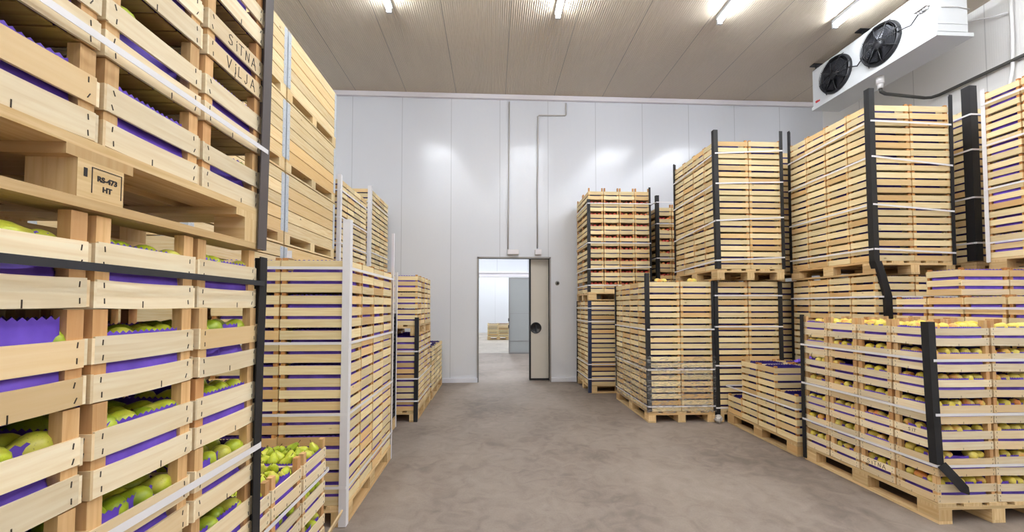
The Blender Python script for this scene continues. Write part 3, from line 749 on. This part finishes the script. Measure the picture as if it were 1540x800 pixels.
vguard(5.074, 4.13, 2.0, 3.9, -1, 1, 'guard_black', 'black corner guard of the stack below the cooler, wall side', (.02, 0), .04)
vguard(4.15, 5.342, 2.0, 4.0, 1, -1, 'guard_black', 'black corner guard at the far end of the stack below the cooler')
guard([(4.235, 4.10, 1.20), (4.235, 4.10, 1.39), (4.232, 4.10, 1.66), (4.18, 4.10, 1.86), (4.125, 4.10, 2.035)], 1, 1, 'guard_black', 'bent black corner guard below the raised pallet', .075)
vguard(4.15, 5.342, .1, 1.88, 1, -1, 'guard_black', 'black guard at the far end under the bent-guard stack')
vguard(5.36, 4.16, 2.05, 4.03, 1, 1, 'guard_black', 'thick black corner guard rising above the crates by the white one', (0, 0), .085)
vguard(5.15, 3.89, 2.0, 3.83, 1, -1, 'guard_white', 'white corner guard standing beside the thick black guard', (0, 0), .035)
vguard(2.985, 5.16, 2.045, 3.92, 1, 1, 'guard_black', 'black corner guard of the raised stack above the wrapped one, aisle corner', (-.01, 0), .058)
vguard(3.909, 5.16, 2.045, 3.92, -1, 1, 'guard_black', 'black corner guard of the raised stack, corner toward the cooler', (.005, 0), .045)
vguard(2.985, 6.372, 2.045, 3.88, 1, -1, 'guard_black', 'thin black corner guard at the far end of the raised stack')
vguard(2.995, 5.245, .05, 1.885, 1, 1, 'guard_black', 'black floor-standing guard beside the film-wrapped stack', (0, 0), .052)
vguard(3.925, 5.245, .05, 1.885, -1, 1, 'guard_black', 'black floor-standing guard behind the half-unloaded stack', (0, 0), .06)
vguard(2.067, 5.25, .15, 1.99, 1, 1, 'guard_black', 'black corner guard of the film-wrapped stack, aisle corner', (-.01, 0), .05)
vguard(2.971, 5.25, .15, 1.885, -1, 1, 'guard_black', 'black corner guard of the film-wrapped stack, inner corner', (.0, 0), .035)
vguard(2.067, 6.63, .15, 1.88, 1, -1, 'guard_black', 'black corner guard at the far end of the film-wrapped stack')
vguard(1.71, 7.05, 1.80, 3.47, 1, 1, 'guard_black', 'black corner guard of the apple stack, aisle corner', (-.005, 0), .05)
vguard(2.85, 7.05, 1.80, 3.70, -1, 1, 'guard_black', 'black corner guard of the apple stack, inner corner', (0, 0), .035)
vguard(1.71, 7.05, .01, 1.645, 1, 1, 'guard_navy', 'dark blue corner guard under the apple stack', (0, 0), .055)
vguard(1.71, 8.031, .01, 1.645, 1, -1, 'guard_black', 'black corner guard beside the back wall under the apples')
vguard(3.03, 7.2, 1.56, 3.60, 1, 1, 'guard_black', 'black corner guard of the half-hidden second apple stack', (0, 0), .06)
vguard(-1.03, 2.905, .005, 2.17, -1, 1, 'guard_white', 'tall white corner post standing on the floor by the aisle', (.0, -.01), .052)
vguard(-1.03, 4.157, .005, 2.30, -1, -1, 'guard_white', 'white corner post at the far end of the white-posted stack', (0, .01), .03)
vguard(-2.06, 5.45, 2.05, 3.33, -1, 1, 'guard_white', 'white corner post of the raised stack beside the bins', (0, 0), .05)
vguard(-2.05, 6.75, 2.05, 3.57, -1, 1, 'guard_white', 'white corner post of the raised stack before the back wall', (0, 0), .06)
vguard(-1.01, 5.44, .003, 1.395, -1, 1, 'guard_black', 'black corner guard standing on the floor at the stepped stack', (0, 0), .05)
vguard(-.83, 1.471, 1.75, 2.95, -1, -1, 'guard_charcoal', 'charcoal corner guard of the raised stack on the stamped pallet', (.0, .02), .05, wob=.002)
guard([(-.82, 1.478, .01), (-.82, 1.478, .756), (-.822, 1.48, 1.0), (-.822, 1.483, 1.312), (-.822, 1.494, 1.66), (-.826, 1.50, 1.725)], -1, -1, 'guard_black', 'black corner guard of the dark-belted pear stack, touching the floor', .042)

def strap(x0, x1, y0, y1, z, label, mat='strap_white', w=.019, off=.0125, t=.0012, buckle=None, grp='white strapping bands around the stacks'):
    """band around the rectangle; z = one height or four (near-aisle, far-aisle, far-inner, near-inner)"""
    x0, x1 = (x0, x1)
    sx = 1 if x1 > x0 else -1
    a, bx = x0 - sx * off, x1 + sx * off; c, d = y0 - off, y1 + off; k = .01
    if not isinstance(z, (tuple, list)): z = (z,) * 4
    P = [(a, c + k, z[0]), (a, d - k, z[1]), (a + sx * k, d, z[1]), (bx - sx * k, d, z[2]), (bx, d - k, z[2]), (bx, c + k, z[3]), (bx - sx * k, c, z[3]), (a + sx * k, c, z[0])]
    cx, cy = (a + bx) / 2, (c + d) / 2; b = MB()
    for p in P:
        n = Vector((p[0] - cx, p[1] - cy)); n = Vector((math.copysign(1, n.x), math.copysign(1, n.y))) * t
        b.v += [(p[0], p[1], p[2] - w / 2), (p[0] + n.x, p[1] + n.y, p[2] - w / 2), (p[0] + n.x, p[1] + n.y, p[2] + w / 2), (p[0], p[1], p[2] + w / 2)]
    m = len(P)
    for i in range(m):
        j = (i + 1) % m
        for q in range(4):
            r = (q + 1) % 4; ix = [4 * i + q, 4 * i + r, 4 * j + r, 4 * j + q]; b.face(ix if sx < 0 else ix[::-1])
    o = obj('strapping_band', b, mat); tag(o, label, 'strap', grp)
    if buckle:
        bb = MB(); bb.box(buckle[0] - .018, buckle[1] - .003, buckle[2] - w * .6, buckle[0] + .018, buckle[1], buckle[2] + w * .6) if buckle[3] == 'y' else bb.box(buckle[0] - .003, buckle[1] - .018, buckle[2] - w * .6, buckle[0], buckle[1] + .018, buckle[2] + w * .6)
        obj('seal', bb, 'buckle', o)
    return o
LV = {2: ('lower', 'upper'), 3: ('lowest', 'middle', 'topmost'), 4: ('lowest', 'second lowest', 'third lowest', 'topmost')}
def straps(phr, rect, zs, **kw):
    for n, z in enumerate(zs):
        strap(*rect, z, f'white strapping band around the {phr}, {LV[len(zs)][n]}' if len(zs) > 1 else f'white strapping band around the {phr}', **kw)
strap(3.165, 4.069, 2.735, 3.955, .41, 'white strapping band around the yellow pear stack, lowest', buckle=(3.155, 3.3, .41, 'x'))
strap(3.165, 4.069, 2.735, 3.955, .772, 'white strapping band around the yellow pear stack, middle', buckle=(3.155, 3.35, .772, 'x'))
strap(3.165, 4.069, 2.735, 3.955, 1.158, 'white strapping band around the yellow pear stack, topmost', buckle=(3.155, 3.36, 1.158, 'x'))
straps('half-unloaded low stack', (3.13, 4.03, 4.01, 5.23), [.485])
straps('stack below the cooler', (4.15, 5.074, 4.13, 5.342), [(2.17, 2.17, 2.15, 2.13), (2.66, 2.65, 2.60, 2.59), (3.19, 3.15, 3.16, 3.10), (3.585, 3.53, 3.58, 3.56)])
straps('stack with the bent guard', (4.15, 5.074, 4.13, 5.342), [1.65], off=.012)
straps('stack behind the thick black guard', (5.36, 6.27, 4.16, 5.372), [2.25, 2.76, 3.3, 3.7])
straps('stack with white guard', (5.15, 6.06, 2.70, 3.888), [2.2, 2.76, 3.22, 3.66])
straps('pile behind the yellow pears', (4.15, 5.074, 2.735, 3.931), [1.53])
straps('raised stack above the wrapped one', (2.985, 3.909, 5.16, 6.372), [(2.155, 2.10, 2.2, 2.2), (2.69, 2.60, 2.75, 2.74), (3.19, 3.12, 3.22, 3.22), (3.60, 3.55, 3.66, 3.65)])
straps('stack behind the half-unloaded one', (2.995, 3.925, 5.245, 6.453), [.19, .75, 1.27, 1.69])
straps('film-wrapped stack', (2.067, 2.971, 5.25, 6.63), [.215, .70, 1.235])
straps('stack under the apples', (1.71, 2.83, 7.05, 8.031), [.254, .512, 1.27, 1.51])
straps('apple stack by the back wall', (1.71, 2.85, 7.05, 8.03), [1.918, (2.21, 2.2, 2.25, 2.25), 2.68, 3.396])
straps('half-hidden second apple stack', (3.03, 4.17, 7.2, 8.12), [2.43, 3.07, 3.47])
straps('white-posted stack', (-1.03, -1.99, 2.905, 4.157), [.277, .785, 1.285, 1.82])
straps('raised stack by the bins', (-2.06, -2.98, 5.45, 6.578), [2.4, 2.75, 3.12])
straps('raised stack before the back wall', (-2.05, -2.97, 6.75, 7.89), [2.45, 3.3])
straps('stepped stack', (-1.01, -1.94, 5.44, 6.608), [.28, .575, .94])
straps('stack on the stamped pallet', (-.83, -1.73, .29, 1.47), [2.108], w=.016)
strap(-.83, -1.73, .285, 1.465, 1.06, 'white strapping band around the lower part of the dark-belted stack', w=.02, off=.0125)
strap(-.83, -1.73, .285, 1.465, 1.63, 'dark belt strap around the top of the lower pear stack', 'strap_black', w=.017, off=.0125, grp=None)
straps('low open pear stack', (-1.02, -1.92, 1.645, 2.545), [.545], w=.02)

# stretch film round the lower part of the film-wrapped stack
b = MB(); nx_, nz_ = 130, 44
path = [(2.05, 6.64), (2.05, 5.236), (2.985, 5.236)]
segs = []
for i in range(2):
    p, q = Vector(path[i]), Vector(path[i + 1])
    for k in range(nx_): segs.append((p.lerp(q, k / nx_), i))
segs.append((Vector(path[-1]), 1))
for n, (p, i) in enumerate(segs):
    for k in range(nz_ + 1):
        z = .13 + (.86 + .03 * math.sin(n * .2) - .13) * k / nz_
        o_ = .011 * noise.noise(Vector((p.x * 5, p.y * 5, z * 26 + p.x * 4))) + .004 * noise.noise(Vector((p.x * 22, p.y * 22, z * 40)))
        b.v.append((p.x - (.0 if i else abs(o_)), p.y - (abs(o_) if i else 0), z))
for n in range(len(segs) - 1):
    for k in range(nz_):
        a = n * (nz_ + 1) + k; b.face([a, a + nz_ + 1, a + nz_ + 2, a + 1], None, 0, False)
o = obj('stretch_film', b, 'film'); tag(o, 'clear crinkled stretch film around the lower crates of the wrapped stack', 'film')
b = MB()
for n in range(9):
    z = n / 8
for u in range(10):
    for v in range(8):
        a, e = 2 * PI * u / 10, -PI / 2 + PI * v / 7; r = .05 * (1 + .5 * noise.noise(Vector((math.cos(a) * 2, math.sin(a) * 2, e * 2))))
        b.v.append((2.985 + r * math.cos(a) * math.cos(e), 5.19 + r * math.sin(a) * math.cos(e), .056 + 1.1 * r * math.sin(e)))
for u in range(10):
    for v in range(7):
        u2 = (u + 1) % 10; b.face([u * 8 + v, u2 * 8 + v, u2 * 8 + v + 1, u * 8 + v + 1], None, 0, False)
o = obj('film_wad', b, 'conduit'); tag(o, 'crumpled wad of whitish film by the wrapped stack pallet corner', 'film')

# crumpled purple paper on the half-unloaded stack
b = MB(); n = 16
for u in range(n + 1):
    for v in range(n + 1):
        x, y = 3.55 + .46 * u / n, 4.15 + .42 * v / n
        b.v.append((x, y, .89 + .05 * abs(noise.noise(Vector((x * 9, y * 9, 1)))) * 2 + .03 * noise.noise(Vector((x * 25, y * 25, 4))) - (.25 * max(0, (4.31 - y)) )))
for u in range(n):
    for v in range(n):
        a = u * (n + 1) + v; b.face([a, a + n + 1, a + n + 2, a + 1], None, 0, False)
o = obj('crumpled_paper', b, 'paper'); tag(o, 'crumpled purple paper lying on the half-unloaded low stack', 'paper')

b = MB(); b.box(-1.49, 2.955, 1.897, -1.455, 2.957, 1.95); b.box(-1.495, 2.945, 1.8965, -1.45, 2.97, 1.898)
o = obj('paper_tag', b, 'guard_white'); tag(o, 'small white card tag standing on the white-posted stack below the bins', 'tag')
# bent loose slat on the low open stack
b = MB()
pp = [(-1.012, 2.12, .02), (-1.004, 2.3, .09), (-.99, 2.45, .145), (-.965, 2.6, .20)]
for p in pp: b.v += [(p[0], p[1], p[2]), (p[0] - .012, p[1], p[2]), (p[0] - .012 + .03, p[1], p[2] + .07), (p[0] + .03, p[1], p[2] + .07)]
for i in range(3):
    for q in range(4):
        r = (q + 1) % 4; b.face([4 * i + q, 4 * i + r, 4 * i + 4 + r, 4 * i + 4 + q], [(.1 * i, .02 * q), (.1 * i, .02 * q + .02), (.1 * i + .1, .02 * q + .02), (.1 * i + .1, .02 * q)])
b.face([3, 2, 1, 0]); b.face([12, 13, 14, 15])
o = obj('broken_slat', b, 'slat'); tag(o, 'bent loose wooden slat sticking out of the low open pear stack', 'slat')

# ------------------------------------------------------------------ handwriting and pallet stamp
STROKES = {
 'S': [[(.8, .9), (.5, 1), (.2, .85), (.25, .6), (.7, .45), (.75, .15), (.4, 0), (.05, .12)]],
 'I': [[(.3, .75), (.34, 0)]], 'i': [[(.3, .65), (.34, 0)], [(.3, .85), (.34, .95)]],
 'T': [[(0, .95), (.9, 1)], [(.45, .97), (.4, 0)]],
 'N': [[(.05, 0), (.1, .95), (.7, .05), (.8, 1)]],
 'A': [[(0, -.05), (.45, 1), (.9, -.1)], [(.15, .35), (.8, .3)]],
 'V': [[(0, 1), (.35, 0), (.8, 1)]], 'L': [[(.15, .95), (.1, 0), (.65, .05)]],
 'J': [[(.5, .95), (.5, .1), (.25, -.1), (.05, .1)]],
}
def handwriting(parent, text, side, u0, z0, size, adv=1.15, slope=0.0, th=.0022):
    """side 'L' = aisle face of a crate left of the aisle (seen running away from the camera)"""
    b = MB(); u = u0
    for ch in text:
        for st in STROKES[ch]:
            for (p, q) in zip(st[:-1], st[1:]):
                a0 = Vector((u + p[0] * size * .8, z0 + p[1] * size + slope * (u - u0))); a1 = Vector((u + q[0] * size * .8, z0 + q[1] * size + slope * (u - u0)))
                d = (a1 - a0); L = d.length; ang = math.atan2(d.y, d.x)
                if side == 'L': T = Matrix.Translation((0, a0.x, a0.y)) @ Matrix.Rotation(PI / 2, 4, 'Z') @ Matrix.Rotation(-ang, 4, 'Y')
                else: T = Matrix.Translation((0, -a0.x, a0.y)) @ Matrix.Rotation(-PI / 2, 4, 'Z') @ Matrix.Rotation(-ang, 4, 'Y')
                b.box(-th * .4, -.0006, -th / 2, L + th * .4, .0006, th / 2, 0, T)
        u += size * adv * (.55 if ch in 'Ii' else .9)
    return obj('handwriting', b, 'ink', parent)
r = CR['L1U', 0, 3, 2]; hw = KP.cw / 2
hx = handwriting(r, 'SiTNA', 'L', -.055, .093, .034, slope=0); hx.location.x = hw - .001
hx = handwriting(r, 'ViLJA', 'L', -.058, .014, .034); hx.location.x = hw - .001
r = CR['R1', 0, 1, 0]
hx = handwriting(r, 'SITNA', 'R', -.09, .09, .036, th=.003); hx.location.x = -hw + .001
r = CR['R1', 0, 0, 2]; hx = handwriting(r, 'SiT', 'R', -.04, .095, .024, th=.0024); hx.location.x = -hw + .001
def stamp(text, x, y, z, size, parent):
    c = bpy.data.curves.new('stamp_text', 'FONT'); c.body = text; c.size = size; c.align_x = 'CENTER'; c.extrude = .0004; c.offset = .0006
    c.materials.append(M['ink']); o = bpy.data.objects.new('stamp_text', c); COL.objects.link(o)
    me = bpy.data.meshes.new_from_object(o); bpy.data.objects.remove(o)
    return link('stamp_text', me, parent, (x, y, z), (PI / 2, 0, PI / 2))
pl = [o for o in bpy.data.objects if o.name.startswith('pallet') and o.get('label', '').startswith('raised pallet with ink')][0]
fx = .45 + .0006
blk = [c for c in pl.children if c.name.startswith('block') and c.data.vertices]
blk = max(blk, key=lambda c: (sum((v.co.x for v in c.data.vertices)) / 8) - 10 * abs(sum((v.co.y for v in c.data.vertices)) / 8))
stamp('RS-473', fx, .012, .064, .0155, blk); stamp('HT', fx, .012, .044, .0155, blk)
b = MB()
for y in (-.021, .044): b.box(fx - .0004, y - .0008, .036, fx + .0004, y + .0008, .09)
b.box(fx - .0004, -.038, .066, fx + .0004, -.031, .084); b.box(fx - .0004, -.021, .0885, fx + .0004, .044, .09)
obj('stamp_frame', b, 'ink', blk)

# ------------------------------------------------------------------ wooden bins with galvanised corners
def bin_(cx, cy, z, label, w=1.0, l=1.2, h=.713):
    r = bpy.data.objects.new('wooden_bin', None); COL.objects.link(r); r.location = (cx, cy, z)
    foot = .10; n = 5; ph = (h - foot - .02) / n; hx, hy = w / 2, l / 2
    for nm, sx in (('side_wall', 1), ('side_wall', -1)):
        b = MB()
        for k in range(n): b.box(sx * hx, -hy, foot + .018 + k * ph, sx * (hx - .02), hy, foot + .018 + (k + 1) * ph - .009)
        obj(nm, b, 'bin', r)
    for nm, sy in (('end_wall', 1), ('end_wall', -1)):
        b = MB()
        for k in range(n): b.box(-hx + .021, sy * hy, foot + .018 + k * ph, hx - .021, sy * (hy - .02), foot + .018 + (k + 1) * ph - .009)
        obj(nm, b, 'bin', r)
    b = MB(); b.box(-hx + .02, -hy + .02, foot + .018, hx - .02, hy - .02, foot + .034); obj('floor_boards', b, 'bin', r)
    for y in (-hy, -.05, hy - .1):
        b = MB(); b.box(-hx, y, .019, hx, y + .1, foot); obj('runner', b, 'bin', r)
    b = MB(); b.box(-hx, -hy, foot, hx, hy, foot + .017); obj('deck', b, 'bin', r)
    for sx in (-1, 1):
        b = MB(); b.box(sx * hx, -hy, 0.001, sx * (hx - .08), hy, .018); obj('skid', b, 'bin', r)
    for sx in (-1, 1):
        for sy in (-1, 1):
            b = MB(); m = 14; t = .003
            for k in range(m + 1):
                zz = foot + .03 + (h - foot - .05) * k / m; wv = .05 + .007 * (k % 2)
                x, y = sx * (hx + t), sy * (hy + t)
                b.v += [(x, y, zz), (x, y - sy * wv, zz), (x - sx * t, y - sy * wv, zz), (x - sx * t, y - sy * t, zz), (x - sx * wv, y - sy * t, zz), (x - sx * wv, y, zz)]
            for k in range(m):
                for q in range(6):
                    q2 = (q + 1) % 6; ix = [6 * k + q, 6 * k + q2, 6 * k + 6 + q2, 6 * k + 6 + q]; b.face(ix if sx * sy < 0 else ix[::-1])
            e = [6 * m + q for q in range(6)]; b.face(e if sx * sy < 0 else e[::-1])
            for k in range(7):
                zz = foot + .06 + (h - foot - .1) * k / 6; T = Matrix.Translation((sx * (hx + t), sy * (hy - .026), zz)) @ Matrix.Rotation(sx * PI / 2, 4, 'Y')
                b.lathe([(.006, 0), (.005, .002), (.001, .003)], 6, 0, T)
            obj('corner_bracket', b, 'galv', r)
    tag(r, label, 'bin', 'wooden bins with galvanised corners'); return r
LBN = ('bottom', 'second from the floor', 'third from the floor', 'level with the pallet top', 'middle of the three in view', 'topmost')
for k in range(6):
    if k >= 2: bin_(-2.52, 4.56, .7145 * k, f'plank bin with steel corners, far column, {LBN[k]}')
    if k >= 2: bin_(-2.52, 3.33, .7145 * k, f'plank bin with steel corners, column half hidden by pears, {LBN[k]}')
for k in range(2):
    bin_(-2.52, 4.56, .7145 * k, f'plank bin with steel corners, far column, {LBN[k]}')
    bin_(-2.52, 3.33, .7145 * k, f'plank bin with steel corners, column half hidden by pears, {LBN[k]}')

# ------------------------------------------------------------------ black plastic crates behind the white-posted stack
def pcrate(cx, cy, z, label, w=.4, l=.3, h=.218):
    r = bpy.data.objects.new('plastic_crate', None); COL.objects.link(r); r.location = (cx, cy, z)
    a, c = w / 2 - .003, l / 2 - .003; b = MB()
    for z0, z1 in ((.002, .05), (.07, .1), (.12, .15), (.17, h - .003)):
        b.box(-a, -c, z0, a, -c + .006, z1); b.box(-a, c - .006, z0, a, c, z1); b.box(-a, -c + .006, z0, -a + .006, c - .006, z1); b.box(a - .006, -c + .006, z0, a, c - .006, z1)
    b.box(-a + .006, -c + .006, .004, a - .006, c - .006, .012)
    obj('basket_wall', b, 'crate_plastic', r)
    b = MB(); b.box(-a - .002, -c - .002, h - .022, a + .002, -c + .012, h - .002); b.box(-a - .002, c - .012, h - .022, a + .002, c + .002, h - .002)
    b.box(-a - .002, -c + .012, h - .022, -a + .012, c - .012, h - .002); b.box(a - .012, -c + .012, h - .022, a + .002, c - .012, h - .002); obj('rim', b, 'crate_plastic', r)
    for sx in (-1, 1):
        for sy in (-1, 1):
            b = MB(); b.box(sx * a, sy * c, .002, sx * (a - .03), sy * (c - .03), h - .022); obj('corner_post', b, 'crate_plastic', r)
    tag(r, label, 'crate', 'black plastic crates')
pallet(-2.045, -1.24, 4.21, 5.23, 0, 'pallet under the black plastic crates behind the white post')
for k in range(6):
    for j in range(3):
        for i in range(2):
            pcrate(-1.445 - i * .4, 4.38 + j * .34, .145 + k * .218, f'black plastic crate, {ORD[k]} layer, {ORD[j] if j else "first"} row, {("aisle", "inner")[i]} column', l=.34)
vguard(-1.24, 5.23, .005, 1.985, -1, -1, 'guard_white', 'white corner post beside the black plastic crates', (0, 0), .04)

# ------------------------------------------------------------------ ceiling cooler
XF, Y0, Y1, ZB, ZT = 5.86, 4.88, 6.91, 5.117, 5.847
ck = bpy.data.objects.new('air_cooler', None); COL.objects.link(ck); ck.location = (XF, (Y0 + Y1) / 2, ZB)
hl = (Y1 - Y0) / 2; hh = ZT - ZB
b = MB(); b.box(.012, -hl + .004, .06, .45, hl - .004, hh); obj('casing', b, 'white_metal', ck)
b = MB(); b.box(0, -hl, .05, .012, hl, hh + .005); b.box(.012, -hl - .004, .07, .44, -hl + .002, hh); b.box(.012, -hl - .009, .17, .44, -hl - .004, .178); obj('front_panel', b, 'white_metal', ck)
b = MB(); b.box(-.02, -hl - .02, 0, .50, hl + .01, .05); b.box(-.02, -hl - .02, .05, -.008, hl + .01, .058); obj('drip_tray', b, 'white_metal', ck)
for n, yc in enumerate((6.41, 5.62)):
    f = bpy.data.objects.new('fan', None); COL.objects.link(f); f.parent = ck; f.location = (-.005, yc - (Y0 + Y1) / 2, hh * .53); f.rotation_euler = (0, -PI / 2, 0); f.scale = (.93, .93, .93)
    b = MB(); b.lathe([(.33, -.004), (.33, .02), (.315, .05), (.30, .055), (.295, .02), (.295, -.004)], 40); obj('shroud', b, 'black_plastic', f)
    b = MB(); b.lathe([(.29, -.012), (.29, -.006), (.001, -.004)], 32); obj('back_plate', b, 'black_plastic', f)
    b = MB()
    for k in range(7):
        a0 = 2 * PI * k / 7
        for q in range(5):
            t = q / 4; r_ = .07 + .2 * t; w_ = .36 + .08 * t; 
            for s_ in (-1, 1):
                an = a0 + s_ * w_ * .8; b.v.append((r_ * math.cos(an), r_ * math.sin(an), .026 + s_ * .016))
        o_ = k * 10
        for q in range(4): b.face([o_ + 2 * q, o_ + 2 * q + 1, o_ + 2 * q + 3, o_ + 2 * q + 2], None, 0, True)
    obj('blades', b, 'blade', f)
    b = MB(); b.lathe([(.085, 0), (.085, .05), (.07, .065), (.001, .068)], 20); obj('hub', b, 'black_plastic', f)
    b = MB()
    for r_ in [.1 + .028 * k for k in range(8)]:
        b.tube([(r_ * math.cos(2 * PI * k / 32), r_ * math.sin(2 * PI * k / 32), .078 + .012 * (1 - r_ / .3)) for k in range(32)], .0028, 5, closed=True)
    for k in range(8):
        a = 2 * PI * k / 8 + .2; b.tube([(.06 * math.cos(a), .06 * math.sin(a), .085), (.3 * math.cos(a), .3 * math.sin(a), .072), (.345 * math.cos(a), .345 * math.sin(a), .02)], .006, 6)
    obj('wire_guard', b, 'black_plastic', f)
b = MB(); b.box(-.07, -hl + .06, .46, 0, -hl + .22, .70); obj('junction_box', b, 'conduit', ck)
b = MB()
for k in range(4): b.tube([(-.03, -hl + .08 + k * .035, .46), (-.03, -hl + .08 + k * .035, .43)], .013, 8)
obj('cable_gland', b, 'box_white', ck)
b = MB(); b.tube([(-.03, -hl + .19, .43), (-.06, -hl + .26, .33), (-.05, -hl + .36, .36), (-.05, 5.45 - (Y0 + Y1) / 2, .40), (-.06, 5.62 - (Y0 + Y1) / 2, .39)], .01, 6)
b.tube([(-.05, 5.87 - (Y0 + Y1) / 2, .34), (-.04, 5.98 - (Y0 + Y1) / 2, .27), (-.05, 6.11 - (Y0 + Y1) / 2, .33), (-.06, 6.41 - (Y0 + Y1) / 2, .38)], .01, 6); obj('cable', b, 'black_plastic', ck)
b = MB(); b.tube([(-.02, -hl + .05, .42), (.1, -hl - .015, .39), (.3, -hl - .012, .40), (.46, -hl - .015, .37), (.5, -hl + .05, .38)], .006, 6); obj('cable', b, 'conduit', ck)
for y in (-hl + .3, 0.05, hl - .05):
    b = MB(); b.box(.0, y - .03, hh, .06, y + .03, hh + .012); b.box(.02, y - .008, hh, .036, y + .008, CZ - ZB - .01); b.box(-.05, y - .05, CZ - ZB - .02, .12, y + .05, CZ - ZB - .004); obj('bracket', b, 'black_plastic', ck)
b = MB(); b.box(-.003, hl - .15, .11, 0, hl - .06, .14); b.box(-.003, hl - .11, .135, 0, hl - .05, .15); obj('badge', b, 'red', ck)
tag(ck, 'white ceiling air cooler with two black fans', 'cooler')
b = MB(); b.tube([(6.02, 5.81, 5.116), (6.02, 5.81, 5.0)], .05, 12); b.tube([(6.02, 5.81, 5.01), (6.02, 5.81, 4.93)], .035, 12); o = obj('drain_fitting', b, 'box_white'); tag(o, 'white drain fitting under the ceiling cooler', 'pipe')
b = MB(); b.tube([(6.02, 5.81, 4.93), (6.03, 5.81, 4.88), (6.12, 5.83, 4.86), (6.95, 5.99, 4.90), (7.06, 5.99, 4.91), (7.10, 5.9, 4.91), (7.11, 1.0, 4.90)], .024, 8); o = obj('drain_pipe', b, 'dark_pipe'); tag(o, 'dark insulated pipe running from the cooler along the wall', 'pipe')
b = MB(); b.tube([(7.1, 5.0, 5.94), (7.1, 5.0, 5.2), (7.11, 5.02, 4.8), (7.08, 5.06, 4.45), (7.06, 5.12, 4.1)], .02, 6); b.tube([(7.12, 5.6, 5.9), (7.1, 5.45, 5.78), (7.1, 5.2, 5.66), (7.1, 5.03, 5.6)], .01, 6); o = obj('hanging_cable', b, 'box_white'); tag(o, 'white cable hanging down the wall beyond the cooler', 'cable')

# ------------------------------------------------------------------ fittings on the back wall
y = WY - .02
def tcat(name, pts, r, mat, label, cat):
    b = MB(); b.tube(pts, r, 8); o = obj(name, b, mat); tag(o, label, cat); return o
tcat('conduit_pipe', [(.34, y, CZ - .14), (.335, y, 5.0), (.32, y, 3.6), (.315, y, 2.72)], .014, 'conduit', 'grey conduit running straight down to the switch box over the doorway', 'conduit')
tcat('conduit_pipe', [(1.533, y, CZ - .14), (1.532, y, 5.56), (1.51, y, 5.545), (.96, y, 5.535), (.94, y, 5.51), (.925, y, 4.0), (.921, y, 2.74)], .014, 'conduit', 'grey conduit with a sideways step above the doorway', 'conduit')
def wbox(name, x0, x1, z0, z1, d, mat, label, cat, tab=True):
    r = bpy.data.objects.new(name, None); COL.objects.link(r); r.location = ((x0 + x1) / 2, WY, z0)
    w = (x1 - x0) / 2; b = MB(); b.box(-w, -d, 0, w, 0, z1 - z0); obj('housing', b, mat, r)
    b = MB(); b.box(-w * .93, -d - .008, (z1 - z0) * .1, w * .93, -d, (z1 - z0) * .9); obj('cover', b, 'trim_white', r)
    tag(r, label, cat)
wbox('switch_box', .30, .53, 2.60, 2.70, .09, 'box_white', 'wide white switch box over the doorway, under the straight conduit', 'box')
wbox('switch_box', .87, 1.0, 2.60, 2.71, .08, 'box_white', 'small white box over the doorway, under the stepped conduit', 'box')
r = bpy.data.objects.new('door_sensor', None); COL.objects.link(r); r.location = (1.335, WY, 2.02)
b = MB(); T = Matrix.Rotation(PI / 2, 4, 'X'); b.lathe([(.045, 0), (.045, .02), (.036, .03), (.001, .03)], 16, 0, T); obj('mount', b, 'chrome', r)
b = MB(); b.lathe([(.026, .03), (.024, .045), (.001, .048)], 12, 0, T); obj('button', b, 'black_plastic', r)
tag(r, 'small round push button on the wall beside the doorway', 'button')

# ------------------------------------------------------------------ render settings
w = bpy.data.worlds.new('world'); S.world = w; w.use_nodes = True
w.node_tree.nodes['Background'].inputs[0].default_value = (.05, .05, .05, 1); w.node_tree.nodes['Background'].inputs[1].default_value = .3
S.view_settings.view_transform = 'Standard'; S.view_settings.look = 'None'; S.view_settings.gamma = 1; S.view_settings.use_curve_mapping = False
S.view_settings.exposure = 0.0
S.cycles.use_denoising = True; S.cycles.max_bounces = 10; S.cycles.diffuse_bounces = 6; S.cycles.glossy_bounces = 4; S.cycles.transparent_max_bounces = 8
S.cycles.sample_clamp_indirect = 8; S.cycles.use_adaptive_sampling = True
dup = {l: v for l, v in LABELS.items() if len(v) > 1 and len({o.get('group') for o in v}) > 1 or (len(v) > 1 and not v[0].get('group'))}
if dup: print('DUP LABELS', list(dup)[:10])
print('crates', len(CR), 'pears', len(PEARS), 'objects', len(bpy.data.objects))
